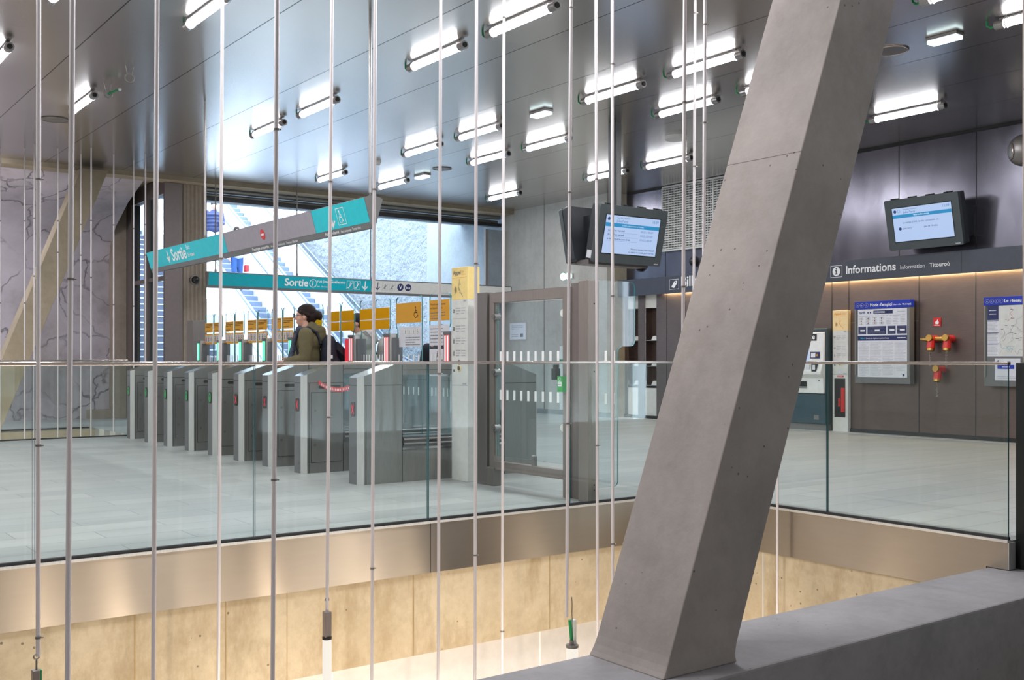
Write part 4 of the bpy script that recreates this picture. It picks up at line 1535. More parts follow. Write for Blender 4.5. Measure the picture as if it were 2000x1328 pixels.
f.rect(.010, .045, .056, .08, 'signwhite'); f.greek(.014, .05, .05, .076, 2, 'ink', .006, 2)
f.frame(.024, .092, .042, .112, .004, 'signwhite'); f.disc(.02, .015, .003, 'ink'); f.disc(.045, .015, .003, 'ink')
f.build('printed_front', t)

# ================================================================== CALL POSTS
def call_post(x, y0, y1, h, label, pale=False, extinguisher=False, dep=.13):
    """slim white post with yellow head; its front faces -X"""
    w = y1 - y0
    t = thing('call_post', (x + .06, (y0 + y1) / 2, 0), label, 'call post')
    hy = h - w * 1.12
    MB().box((x, y0, 0), (x + dep, y1, hy), 'offwhite').build('body', t, bevel=.004)
    MB().box((x, y0, hy), (x + dep, y1, h), 'yellow_pale' if pale else 'yellow').build('yellow_head', t, bevel=.004)
    f = Face((x, y1, 0), (0, -1, 0), (0, 0, 1), .0015)
    tm = 'orange_b' if pale else 'greytext'
    f.text('Appel', .10 * w, hy + w * .87, tm, w=w * .47, bold=.01)
    f.text('Call', .64 * w, hy + w * .93, 'orange_b', w=w * .12); f.text('Galvadenn', .64 * w, hy + w * .85, 'orange_b', w=w * .24)
    f.line([(.05 * w, hy + w * .76), (.95 * w, hy + w * .76)], .002, 'orange_b')
    f.speaker_face(.48 * w, hy + w * .40, w * .62, tm)
    z = hy
    f.rect(.74 * w, z - .02, .92 * w, z - .008, 'paletext')
    for k, dz in enumerate((.10, .26, .37, .48)):
        f.ringo(.15 * w, z - dz, .012, .005, 'greytext', 2) if k < 2 else f.walker(.15 * w, z - dz, .05, 'greytext')
        f.greek(.28 * w, z - dz - .035, .56 * w, z - dz + .035, 3, 'paletext', .007, 2, k)
        f.greek(.62 * w, z - dz - .035, .88 * w, z - dz + .035, 3, 'paletext', .005, 2, k + 9)
    f.line([(.05 * w, z - .17), (.95 * w, z - .17)], .002, 'paletext')
    f.disc(.48 * w, z - .62, .028, 'paper'); f.ringo(.48 * w, z - .62, .03, .002, 'paletext')
    f.build('printed_front', t)
    m = MB()
    yy = y1 - .48 * w
    zz = EYE - .035 if not extinguisher else 1.02
    if not extinguisher:
        m.ring((x - .002, yy, zz), (1, 0, 0), .020, .003, 'lamp_metal'); m.cyl((x - .006, yy, zz), (x, yy, zz), .012, 'dark', n=14)
        zz -= .055
    m.ring((x - .002, yy, zz), (1, 0, 0), .026, .005, 'yellow'); m.cyl((x - .008, yy, zz), (x, yy, zz), .018, 'lamp_metal', n=14)
    m.cyl((x - .002, y1 - .15 * w, zz - .02), (x, y1 - .15 * w, zz - .02), .013, 'steel_post', n=14)
    m.build('call_button', t)
    m = MB().box((x - .001, y0, .855), (x, y1, .860), 'paletext'); m.box((x - .002, y0 + .02, .865), (x - .001, y0 + .08, .88), 'paletext')
    m.build('panel_joint', t)
    return t, f


call_post(5.25, 7.775, 8.035, 1.92, 'yellow-headed white call post beside the ticket gates')
pa = at_x(1626, 600, 13.33); pb = at_x(1656, 600, 13.33)
t, f = call_post(13.33, pb.y, pa.y, 1.82, 'pale yellow-headed white call post with fire extinguisher, against the right wall', True, True, .07)
m = MB().box((13.327, pb.y + .045, .22), (13.33, pa.y - .035, .80), 'dark'); ew = m.build('extinguisher_window', t)
m = MB().cyl((13.322, pb.y + .08, .30), (13.322, pb.y + .08, .66), .03, 'hydrant_red', n=16)
m.box((13.31, pb.y + .13, .38), (13.326, pb.y + .155, .50), 'hydrant_red')
m.build('extinguisher', t)
f = Face((13.33, pa.y, 0), (0, -1, 0), (0, 0, 1), .0015)
f.rect(.08, .82, .2, .845, 'red'); f.text('COMPAC', .085, .825, 'signwhite', w=.09); f.build('red_plate', t)

# ================================================================== HANGING SIGNS
def v_sign(name, label, A, B, axis, top, bot, segs, strip, half, group='hanging direction signs'):
    """long hanging sign with V section: A..B along axis; the printed face looks to -(other axis)"""
    t = thing(name, ((A[0] + B[0]) / 2, (A[1] + B[1]) / 2, bot), label, 'direction sign', group)
    o = 1 - axis
    L = B[axis] - A[axis]
    def P(s, c, z):
        p = [0, 0, z]; p[axis] = A[axis] + s; p[o] = A[o] + c
        return Vector(p)
    arch = [(-half, top)] + [(-half + 2 * half * i / 8, top + .022 * math.sin(PI * i / 8)) for i in range(1, 8)] + [(half, top)]
    prof = [(-.018, bot), *arch, (.018, bot)]
    MB().prism([P(0, c, z) for c, z in prof], P(L, 0, 0) - P(0, 0, 0), 'sign_dark').build('body', t, bevel=.002)
    if axis == 1:                                   # reader on the -X side, text runs towards -Y
        org, u = P(L, -half, top), Vector((0, -1, 0))
    else:
        org, u = P(0, -half, top), Vector((1, 0, 0))
    down = Vector((0, 0, 0)); down[o] = half - .018; down.z = bot - top
    H = down.length
    f = Face(org, u, -down, .002)
    for s0, s1, mat in segs:
        f.rect(s0, -H * (1 - strip), s1, -.004, mat)
    return t, f, H


ST, SB = 2.51, 2.245
t, f, H = v_sign('hanging_sign', 'long tilted-looking turquoise and grey exit sign with no-entry disc, hung over the gates', (4.525, 8.18), (4.525, 14.22), 1, ST, SB,
                 [(0, 2.74, 'teal'), (2.745, 4.98, 'sign_grey'), (4.985, 6.04, 'teal')], .2, .095)
m = -H * .42
f.arrow_down(.80, m, .13, .10, .026, 'signwhite')
f.text('Sortie', .93, m - .065, 'signwhite', w=.52, bold=.02)
f.text('Exit', 1.50, m + .035, 'signwhite', w=.12); f.text('Er-maez', 1.50, m - .055, 'signwhite', w=.22, bold=.012)
cx = 3.78
f.disc(cx, m, .056, 'signred', 2, 32); f.rect(cx - .035, m - .011, cx + .035, m + .011, 'signwhite', 3)
tz = -H * .955
f.text('Passage interdit', 3.42, tz, 'signwhite', w=.44, bold=.01, h=.030); f.text('Access prohibited', 3.90, tz, 'signwhite', w=.34, h=.022); f.text('Tremen difennet', 4.28, tz, 'signwhite', w=.28, h=.026)
f.arrow_down(5.36, m - .01, .14, .085, .022, 'signwhite')
f.frame(5.475, m - .075, 5.625, m + .075, .006, 'signwhite'); f.wheelchair(5.54, m - .005, .125, 'signwhite')
f.text('Passage réservé', 5.16, tz, 'signwhite', w=.28, bold=.01, h=.030); f.text('Restricted passage', 5.48, tz, 'signwhite', w=.2, h=.022); f.text('Tremen miret', 5.70, tz, 'signwhite', w=.16, h=.026)
f.build('lettering', t)
for Y in (8.24, 12.3, 14.1):
    mm = MB().cyl((4.525, Y, ST + .055), (4.525, Y, CEIL), .013, 'lamp_metal', n=12)
    mm.cyl((4.525, Y, ST + .01), (4.525, Y, ST + .06), .007, 'steel_post', n=8); mm.box((4.51, Y - .015, ST + .0), (4.54, Y + .015, ST + .03), 'steel_post')
    mm.build('suspension_rod', t)

SYY = 17.55
k2 = SYY / 17.75
zt, zb_ = EYE + 1.484 * k2, EYE + 1.22 * k2
xa, xb = at_y(405, 545, SYY - .07).x + .01, at_y(996, 565, SYY).x
def X2(px): return at_y(px, 560, SYY - .07).x - xa
t, f, H = v_sign('hanging_sign', 'long level teal and white exit sign hanging before the stairwell opening', (xa, SYY), (min(xb, 13.0), SYY), 0, zt, zb_,
                 [(0.02, X2(726), 'teal_d'), (X2(727), min(xb, 13.0) - xa - .02, 'offwhite')], .17, .07)
m = -H * .41
f.text('Sortie', X2(557), m - .06, 'signwhite', w=X2(603) - X2(557), bold=.022)
f.ringo(X2(612.5), m, .07, .012, 'signwhite'); f.text('1', X2(611), m - .042, 'signwhite', h=.085, bold=.02)
f.text('rue Jean Guéhenno', X2(620.5), m + .02, 'signwhite', w=X2(675) - X2(620.5), bold=.012)
f.text('Exit   Er-maez', X2(620.5), m - .065, 'signwhite', w=X2(641) - X2(620.5), bold=.006)
for a, b, s in ((678.5, 691, 1), (693, 704.5, -1)):
    x0, x1 = X2(a), X2(b)
    f.frame(x0, m - .075, x1, m + .075, .006, 'signwhite')
    xm = (x0 + x1) / 2
    f.line([(x0 + .02, m - .05), (x0 + .04, m - .05), (x1 - .03, m + .04)], .014, 'signwhite'); f.walker(xm + s * .0, m + .025, .08, 'signwhite')
f.arrow_down(X2(714), m, .15, .10, .02, 'signwhite')
f.arrow_down(X2(738.5), m, .13, .09, .016, 'navy')
for a in (747.5, 761.5):
    f.frame(X2(a), m - .07, X2(a + 11), m + .07, .004, 'paletext'); f.walker(X2(a + 5.5), m, .1, 'greytext'); f.line([(X2(a + 1.5), m - .05), (X2(a + 9.5), m + .04)], .01, 'greytext')
f.disc(X2(783), m, .07, 'navy', 2, 28); f.text('V', X2(783) - .034, m - .036, 'signwhite', h=.075, bold=.02, lv=3)
f.disc(X2(798), m, .07, 'navy', 2, 28); f.text('bus', X2(798) - .048, m - .026, 'signwhite', w=.096, bold=.02, lv=3)
f.build('lettering', t)
for px in (421, 580, 724):
    X = at_y(px, 450, SYY).x
    mm = MB().cyl((X, SYY, zt + .02), (X, SYY, CEIL), .011, 'steel_post', n=10); mm.cyl((X, SYY, zt), (X, SYY, zt + .06), .018, 'steel_post', n=10); mm.build('suspension_rod', t)

# ================================================================== FASCIA WITH LETTERING ON THE RIGHT WALL
FX = 13.22
t = thing('fascia_sign', (FX + .1, 7.0, 2.24), 'long anthracite fascia with raised white words over the information counter wall', 'sign')
MB().box((FX, -2.0, 2.24), (FX + .02, 14.86, 2.545), 'fascia').box((FX + .02, -2.0, 2.29), (WX, 14.86, 2.545), 'fascia').build('fascia_board', t)
mm = MB()
for px in (1878, 1300):
    yy = at_x(px, 520, FX).y
    mm.box((FX - .001, yy - .003, 2.25), (FX, yy + .003, 2.54), 'seam')
mm.build('board_joint', t)
MB().box((FX + .09, -1.9, 2.276), (FX + .12, 13.6, 2.29), 'warmstrip').build('light_strip', t)
y0 = at_x(1623, 530, FX).y
f = Face((FX, y0, 2.24), (0, -1, 0), (0, 0, 1), .003)
def U(px): return y0 - at_x(px, 530, FX).y
f.frame(0.0, .07, U(1645), .24, .006, 'signwhite')
xm = U(1645) / 2
f.disc(xm, .155, .068, 'signwhite', 2, 32)
f.disc(xm, .193, .011, 'fascia', 3); f.line([(xm - .012, .165), (xm, .165), (xm, .118)], .016, 'fascia', 3); f.line([(xm - .018, .116), (xm + .018, .116)], .012, 'fascia', 3)
f.text('Informations', U(1653), .11, 'signwhite', w=U(1750) - U(1653), bold=.02)
f.text('Information', U(1759), .115, 'paper', w=U(1807) - U(1759))
f.text('Titouroù', U(1816), .115, 'signwhite', w=U(1855) - U(1816), bold=.012)
f.build('information_lettering', t)
y0b = at_x(1308, 555, FX).y
f = Face((FX, y0b, 2.24), (0, -1, 0), (0, 0, 1), .003)
def U(px): return y0b - at_x(px, 555, FX).y
f.frame(0, .07, U(1326), .24, .006, 'signwhite')
w = U(1326)
f.poly([(w * .2, .11), (w * .55, .21), (w * .82, .215), (w * .82, .17), (w * .5, .09)], 'signwhite', 2); f.disc(w * .68, .19, .012, 'fascia', 3)
f.text('Billetterie', U(1331), .11, 'signwhite', w=.95, bold=.02)
f.build('ticket_lettering', t)

# ================================================================== SCREENS
def screen_unit(t, centre_top, u, tilt, w, h, content, hinge=True, sticker=False):
    """large enclosed display; u is the reader's right, top edge centre given, leaning so that the face looks down"""
    u = Vector(u).normalized()
    n0 = u.cross(Vector((0, 0, 1)))                 # out of the face (towards the reader)
    v = (Vector((0, 0, 1)) * math.cos(tilt) + n0 * math.sin(tilt)).normalized()
    n = u.cross(v)
    c = Vector(centre_top)
    def P(a, b, d=0): return c + u * a + v * b + n * d
    dp = .17
    m = MB()
    fr = [P(-w / 2, 0), P(w / 2, 0), P(w / 2, -h), P(-w / 2, -h)]
    ro = .025
    outl = []
    for cx, cy, a0 in ((w / 2 - ro, -ro, 0), (-w / 2 + ro, -ro, PI / 2), (-w / 2 + ro, -h + ro, PI), (w / 2 - ro, -h + ro, 1.5 * PI)):
        for i in range(5):
            a = a0 + PI / 2 * i / 4
            outl.append((cx + ro * math.cos(a), cy + ro * math.sin(a)))
    outl = [(a * 1.0, b) for a, b in outl]
    m.prism([P(a, b, 0) for a, b in outl], n * -.06, 'screen_case')
    m.prism([P(a * .985, b * .985 - .005, -.06) for a, b in outl], n * -(dp - .06), 'screen_case_dark')
    case = m.build('casing', t)
    f = Face(P(-w / 2, -h), u, v, .0015)
    bx, by = w * .1, h * .17
    f.rect(bx - .012, by - .012, w - bx + .012, h - by + .012, 'dark')
    f.rect(bx, by, w - bx, h - by, 'scr_bg', 2)
    W, Hh = w - 2 * bx, h - 2 * by
    def q(x, y): return bx + x * W, by + y * Hh
    x0, y0 = q(0, .70); x1, y1 = q(1, .80)
    f.rect(x0, y0, x1, y1, 'scr_bar', 3)
    f.disc(*q(.05, .90), .022, 'scr_ink', 3)
    f.text('Vous êtes à la station', *q(.19, .925), 'scr_ink', w=W * .24, lv=3)
    f.text('Jules Ferry', *q(.19, .83), 'scr_blue', w=W * .21, lv=3)
    f.text('15:39', *q(.86, .88), 'scr_blue', w=W * .11, lv=3)
    if content == 'hours':
        f.text('Le métro roule toutes les 1 à 7 minutes', *q(.3, .735), 'scr_white', w=W * .4, lv=4)
        for s, yy, hr in (('du lundi au mercredi', .585, '05h25 à 00h30*'), ('du jeudi au samedi', .475, '05h25 à 01h30*'), ('le dimanche et les jours fériés', .365, '07h25 à 00h30*')):
            f.text(s, *q(.06, yy), 'scr_ink', w=W * (.42 if 'fér' in s else .30), lv=3, bold=.01); f.text(hr, *q(.66, yy + .02), 'scr_blue', w=W * .24, lv=3)
            f.line([q(.05, yy - .03), q(.62, yy - .03)], .002, 'scr_blue', 3)
        f.text('* Horaires donnés à titre indicatif', *q(.5, .13), 'scr_ink', w=W * .46, lv=3, bold=.01); f.text('Le métro ne circule pas le 1er mai', *q(.49, .05), 'scr_ink', w=W * .47, lv=3, bold=.01)
    else:
        f.ringo(*q(.115, .90), .02, .004, 'scr_blue', 3)
        f.text('Vélos en libre service', *q(.36, .735), 'scr_white', w=W * .27, lv=4, bold=.01)
        f.text('La station STAR, le vélo à proximité est :', *q(.17, .53), 'scr_ink', w=W * .62, lv=3)
        f.disc(*q(.11, .38), .022, 'scr_ink', 3); f.text('Jules Ferry', *q(.16, .36), 'scr_ink', w=W * .15, lv=3)
        f.text('plus de 10 vélos', *q(.52, .36), 'scr_ink', w=W * .23, lv=3, bold=.01)
    f.build('lit_screen', case)
    if hinge:
        for k in (-.36, -.12, .12, .36):
            for s in (-.035, .035):
                m = MB().prism([P(w * k + s - .02, -.004, -.012), P(w * k + s + .02, -.004, -.012), P(w * k + s + .02, .016, -.012), P(w * k + s - .02, .016, -.012)], n * -.05, 'dark')
                m.build('hinge', case)
    if sticker:
        f2 = Face(P(-w / 2 - .0005, -h + .02, -.14), n, v, .001)
        f2.rect(.0, .02, .09, .12, 'paper'); f2.build('sticker', case)
    f3 = Face(P(-w / 2, -h), u, v, .0012)
    f3.rect(w * .9, h * .025, w * .965, h * .045, 'paletext'); f3.build('maker_plate', case)
    return case


t = thing('twin_screens', (9.25, 10.28, 2.3), 'pair of back-to-back information screens hanging from a pole, showing metro hours', 'information screen')
MB().box((9.22, 10.20, 2.4), (9.30, 10.36, CEIL - .001), 'sign_dark').build('pole', t)
MB().box((9.19, 10.23, 2.4), (9.22, 10.33, CEIL - .001), 'screen_case').build('cable_duct', t)
screen_unit(t, (9.30, 9.93, 3.035), (1, 0, 0), .22, 1.17, .735, 'hours', sticker=True)
screen_unit(t, (9.22, 10.68, 3.035), (-1, 0, 0), .22, 1.17, .735, 'hours')
MB().box((8.72, 10.18, 2.30), (9.75, 10.42, 2.36), 'steel_post').build('under_panel', t)
MB().box((8.9, 10.1, 2.55), (9.6, 10.5, 2.95), 'screen_case_dark').build('bracket', t)
t = thing('wall_screen', (13.1, 8.1, 2.6), 'information screen tilted down on the right wall above the fascia', 'information screen')
screen_unit(t, (12.88, (at_x(1728, 392, 12.88).y + at_x(1868, 372, 12.88).y) / 2, 3.285), (0, -1, 0), .21, 1.10, .70, 'bikes')
MB().box((13.05, 7.7, 2.75), (WX, 8.5, 3.15), 'screen_case_dark').build('wall_bracket', t)

# ================================================================== VENT GRILLE
t = thing('vent_grille', (13.38, 12.4, 3.0), 'light grey ventilation grille of small louvres high on the right wall', 'vent grille')
gy0, gy1, gz0, gz1 = 11.1, 13.55, 3.03, CEIL - .04
MB().box((13.385, gy0, gz0), (13.40, gy1, gz1), 'grille_back').build('backing', t)
m = MB()
m.box((13.33, gy0, gz0 - .03), (13.40, gy1, gz0), 'grille'); m.box((13.33, gy0, gz1), (13.40, gy1, gz1 + .03), 'grille')
for y in (gy0 - .015, gy1 - .015, 12.32):
    m.box((13.33, y, gz0), (13.40, y + .03, gz1), 'grille')
m.build('frame', t)
m = MB()
n = 26
for i in range(n):
    z = gz0 + (gz1 - gz0) * (i + .2) / n
    m.prism([(13.335, gy0, z), (13.335, gy0, z + .016), (13.37, gy0, z + .030), (13.37, gy0, z + .014)], (0, gy1 - gy0, 0), 'grille')
m.build('louvres', t)
m = MB()
for i in range(1, 34):
    y = gy0 + (gy1 - gy0) * i / 34
    m.box((13.34, y - .006, gz0), (13.38, y + .006, gz1), 'grille')
m.build('grille_bars', t)

# ================================================================== POSTER BOARDS
def board(x, px0, px1, ztop, zbot, label, draw, title):
    ya, yb = at_x(px0, 600, x).y, at_x(px1, 600, x).y
    w = ya - yb
    t = thing('poster_board', (x + .05, (ya + yb) / 2, zbot), label, 'poster board')
    m = MB()
    m.box((x, yb, zbot), (x + .10, ya, ztop - .10), 'sign_dark')
    bd = m.build('board', t, bevel=.004)
    MB().box((x - .012, yb, ztop - .11), (x + .10, ya, ztop), 'blue').build('header', t, bevel=.003)
    f = Face((x - .012, ya, ztop - .11), (0, -1, 0), (0, 0, 1), .0015)
    title(f, w); f.build('header_lettering', t)
    f = Face((x, ya, zbot), (0, -1, 0), (0, 0, 1), .0015)
    draw(f, w, ztop - .11 - zbot); f.build('poster', t)
    for y in (ya - .03, yb + .005):
        MB().box((x - .012, y, zbot + .12), (x, y + .025, ztop - .11), 'steel').build('side_rail', t)
    return t


def title_a(f, w):
    for i in range(3):
        f.ringo(.055 + i * .075, .055, .030, .006, 'signwhite'); f.text('mbv'[i], .043 + i * .075, .043, 'signwhite', h=.025)
    f.text("Mode d'emploi", .265, .035, 'signwhite', w=.40 * w, bold=.02); f.text('User rules', .265 + .42 * w, .038, 'signwhite', w=.14 * w, bold=.01); f.text('Mod implij', .265 + .58 * w, .038, 'signwhite', w=.15 * w, bold=.02)


def draw_a(f, w, h):
    x0, x1 = .055 * w, .945 * w
    V = lambda q: q * h
    f.rect(x0, V(.085), x1, h - .005, 'paper')
    f.text('tarifs', x0 + .02, V(.935), 'navy', w=.12 * w, bold=.02); f.disc(x0 + .19 * w, V(.95), .012, 'navy', 2); f.disc(x0 + .235 * w, V(.95), .012, 'navy', 2)
    f.rect(x0 + .29 * w, V(.93), x0 + .64 * w, V(.975), 'navy', 2); f.ringo(x0 + .53 * w, V(.952), .015, .005, 'signwhite', 3); f.greek(x0 + .31 * w, V(.937), x0 + .5 * w, V(.968), 2, 'paper', .006, 3)
    f.greek(x0 + .72 * w, V(.94), x1 - .03, V(.965), 1, 'paletext', .010)
    f.greek(x0 + .02, V(.895), x1 - .02, V(.915), 1, 'paletext', .006, 2, 3)
    for i in range(7):
        f.greek(x0 + .02 + i * .125 * w, V(.785), x0 + .02 + i * .125 * w + .085 * w, V(.89), 5, 'paletext', .006, 2, i)
        if i < 4:
            for k in range(3):
                f.rect(x0 + .06 * w + i * .125 * w, V(.86 - k * .032), x0 + .072 * w + i * .125 * w, V(.88 - k * .032), 'navy' if (i + k) % 2 else 'orange_b', 3)
    for a, b in ((.01, .155), (.18, .52), (.545, .69), (.715, .885)):
        f.rect(x0 + a * w, V(.66), x0 + b * w, V(.765), 'navy', 2); f.greek(x0 + (a + .01) * w, V(.665), x0 + (b - .02) * w, V(.76), 5, 'greytext', .005, 3, int(a * 50))
        f.rect(x0 + (a + b) / 2 * w - .03, V(.70), x0 + (a + b) / 2 * w + .05, V(.72), 'signwhite', 4)
    f.rect(x0, V(.575), x1, V(.64), 'navy', 2); f.text('Métro', x0 + .05, V(.597), 'teal', w=.08 * w, lv=3, bold=.01); f.text('Extrait du règlement public d’usage', x0 + .05 + .1 * w, V(.597), 'signwhite', w=.42 * w, lv=3)
    f.greek(x0 + .72 * w, V(.595), x1 - .02, V(.62), 1, 'signwhite', .012, 3)
    for i in range(4):
        f.greek(x0 + .02 + i * .22 * w, V(.10 if i < 3 else .30), x0 + .02 + i * .22 * w + .19 * w, V(.555), 30 if i < 3 else 17, 'paletext', .005, 2, i + 3)
        if i: f.line([(x0 + .01 + i * .22 * w, V(.10)), (x0 + .01 + i * .22 * w, V(.555))], .002, 'paletext')
    for i in range(5):
        f.disc(x0 + .70 * w + i * .04 * w, V(.27), .013, 'navy', 3)
    f.greek(x0 + .70 * w, V(.17), x0 + .86 * w, V(.24), 4, 'paletext', .005, 2, 21)
    f.rect(x1 - .07, V(.10), x1 - .04, V(.13), 'navy', 3)


def title_b(f, w):
    for i in range(4):
        f.ringo(.05 + i * .064, .055, .027, .005, 'signwhite'); f.text('mbvi'[i], .040 + i * .064, .045, 'signwhite', h=.02)
    f.text('Le réseau', .285, .035, 'signwhite', w=.225, bold=.02)


def draw_b(f, w, h):
    rnd = random.Random(5)
    V = lambda q: q * h
    f.rect(.06 * w, V(.37), .96 * w, h - .005, 'paper')
    cw = .15
    f.rect(.06 * w, V(.82), .06 * w + cw, h - .005, 'navy', 2); f.greek(.09 * w, V(.87), .06 * w + .12, V(.96), 2, 'paper', .010, 3)
    for a, b in ((.68, .81), (.54, .66), (.385, .525)):
        f.greek(.07 * w, V(a), .06 * w + cw - .01, V(b), 8, 'paletext', .005, 2, int(a * 100)); f.rect(.06 * w, V(b) - .004, .06 * w + cw, V(b) + .004, 'navy', 3)
    mx0 = .06 * w + cw + .01
    f.rect(mx0, V(.38), .955 * w, h - .01, 'offwhite', 2)
    for k in range(18):
        x, y = mx0 + rnd.random() * (w * .95 - mx0), V(.42) + rnd.random() * V(.5)
        pts = [(x, y)]
        for i in range(6):
            x = min(max(x + rnd.uniform(-.05, .07), mx0 + .01), .94 * w); y = min(max(y + rnd.uniform(-.06, .06), V(.40)), h - .03); pts.append((x, y))
        f.line(pts, .0028, ['paletext', 'paletext', 'paletext', 'teal', 'greytext', 'signred'][k % 6], 3)
    for k in range(20):
        x, y = mx0 + .02 + rnd.random() * (w * .85 - mx0), V(.41) + rnd.random() * V(.54)
        f.rect(x, y, x + .025 + .02 * rnd.random(), y + .006, 'greytext', 4)
    for k in range(2):
        x = .15 + k * .38
        f.rect(x, V(.075), x + .34, V(.345), 'paper', 2); f.disc(x + .045, V(.31), .014, 'navy', 3); f.text('aA'[k], x + .085, V(.30), 'navy', h=.018, lv=3)
        f.rect(x + .035, V(.215), x + .26, V(.265), 'blue', 3); f.greek(x + .1, V(.23), x + .2, V(.25), 1, 'signwhite', .010, 4); f.greek(x + .035, V(.09), x + .3, V(.13), 2, 'paletext', .006, 3)


board(13.27, 1670, 1778, at_x(1670, 590, 13.27).z, at_x(1670, 748, 13.27).z, "blue-headed poster board with rules of use and fares, right of the wall call post", draw_a, title_a)
board(13.27, 1922, 2042, at_x(1922, 581, 13.27).z, at_x(1922, 754, 13.27).z, 'blue-headed poster board with network map, cut by the right pillar', draw_b, title_b)

# ================================================================== TICKET MACHINE
ya, yb = at_x(1549, 700, 13.2).y, at_x(1615, 700, 13.24).y
ya += .30
t = thing('ticket_machine', (13.1, (ya + yb) / 2, 0), 'slate and white ticket machine half hidden behind the leaning column', 'ticket machine')
w = ya - yb
mx = 13.22
MB().box((mx + .03, yb, .10), (WX - .01, ya, 1.56), 'machine_d').build('cabinet', t, bevel=.02)
MB().box((mx + .05, yb + .01, 0), (WX - .03, ya - .01, .10), 'steel').build('plinth', t)
MB().box((mx, yb + .02, .11), (mx + .03, ya - .09, .56), 'machine').build('lower_door', t, bevel=.006)
m = MB()
prof = [(mx + .03, .57), (mx - .02, .57), (mx - .03, .80), (mx - .09, .86), (mx - .09, .90), (mx - .03, 1.06), (mx - .005, 1.50), (mx + .03, 1.50)]
m.prism([(x, yb + .03, z) for x, z in prof], (0, w - .13, 0), 'white')
fr = m.build('front_panel', t, bevel=.01)
f = Face((mx - .030, ya - .10, 1.07), (0, -1, 0), Vector((.025, 0, .44)), .004)
fw = w - .13
f.rect(fw - .64, .30, fw - .13, .40, 'ink'); f.text('Billetterie', fw - .59, .325, 'signwhite', w=.43, bold=.02, lv=2)
f.rect(fw - .62, -.03, fw - .26, .22, 'scr_bg'); f.rect(fw - .5, .11, fw - .34, .19, 'scr_ink', 2); f.greek(fw - .60, 0, fw - .29, .08, 3, 'scr_blue', .012, 2)
f.rect(fw - .24, .03, fw - .06, .13, 'navy'); f.rect(fw - .22, .045, fw - .14, .115, 'paper', 2); f.disc(fw - .11, .08, .02, 'orange_b', 2)
f.build('printed_front', fr)
m = MB()
for yy in (.50, .38):
    m.cyl((mx - .06, yb + .03 + yy - .015, .99), (mx - .06, yb + .03 + yy + .015, .99), .07, 'dark', n=20)
m.box((mx - .075, yb + .03 + .40, .93), (mx - .02, yb + .03 + .48, 1.03), 'steel')
m.build('note_slot', t)
m = MB().box((mx - .085, yb + .24, .93), (mx - .03, yb + .31, 1.01), 'paper'); m.box((mx - .09, yb + .11, .90), (mx - .03, yb + .20, 1.03), 'dark'); m.box((mx - .092, yb + .13, .93), (mx - .09, yb + .18, 1.0), 'paper')
m.build('card_reader', t)
f = Face((mx - .021, ya - .10, .57), (0, -1, 0), (-.01, 0, .23), .004)
f.rect(fw - .50, .10, fw - .30, .18, 'dark'); f.rect(fw - .52, .075, fw - .30, .09, 'steel', 1); f.disc(fw - .62, .13, .06, 'paper'); f.rect(fw - .65, .12, fw - .62, .14, 'navy', 2); f.disc(fw - .07, .20, .01, 'navy', 2)
f.build('change_tray', fr)
MB().box((mx - .003, yb + .13, .17), (mx, yb + .22, .24), 'steel').build('maker_plate', t)

# ================================================================== FIRE VALVES ON THE RIGHT WALL
def valve(y, z, n, label):
    t = thing('fire_valve', (13.3, y, z), label, 'fire hydrant valve')
    for i in range(n):
        yy = y - i * .24
        m = MB().cyl((WX, yy, z), (13.29, yy, z), .052, 'hydrant_red', n=18)
        m.ball((13.29, yy, z), .056, 'hydrant_red').cyl((13.29, yy, z + .0), (13.27, yy - .0, z - .13), .048, 'hydrant_red', r1=.056, n=18)
        m.build('valve_body', t)
        m = MB().cyl((13.26, yy, z + .01), (13.22, yy, z + .015), .045, 'brass', n=18); m.cyl((13.27, yy, z - .12), (13.26, yy, z - .165), .05, 'brass', n=18)
        if i == 0 and n > 1: m.cyl((13.28, yy + .05, z - .01), (13.28, yy + .16, z + .0), .03, 'brass', r1=.012, n=14)
        m.build('brass_cap', t)
        m = MB()
        for k in range(9):
            m.ring((13.26, yy, z - .18 - k * .022), (0, 1, 0) if k % 2 else (1, 0, 0), .012, .0035, 'chain', 10, 5)
        m.build('chain', t)
    if n > 1: MB().cyl((13.31, y, z), (13.31, y - .24, z), .03, 'brass', n=14).build('coupling', t)
p = at_x(1816, 662, 13.25); valve(p.y, p.z, 2, 'double red fire valve with brass caps and chains on the right wall')
p = at_x(1829, 722, 13.25); valve(p.y, p.z, 1, 'single red fire valve low on the right wall, seen through the railing glass')
p = at_x(1831, 629, WX)
t = thing('fire_sign', (WX, p.y, p.z - .05), 'small red square fire sign above the valves', 'sign')
MB().box((WX - .012, p.y - .055, p.z - .06), (WX, p.y + .055, p.z + .06), 'red').build('plate', t)
f = Face((WX - .012, p.y, p.z), (0, -1, 0), (0, 0, 1), .0015)
f.poly([(-.022, -.03), (.022, -.03), (.03, -.005), (.008, .04), (0, .02), (-.028, .0)], 'signwhite'); f.rect(-.04, -.05, .04, -.043, 'signwhite'); f.build('flame_symbol', t)

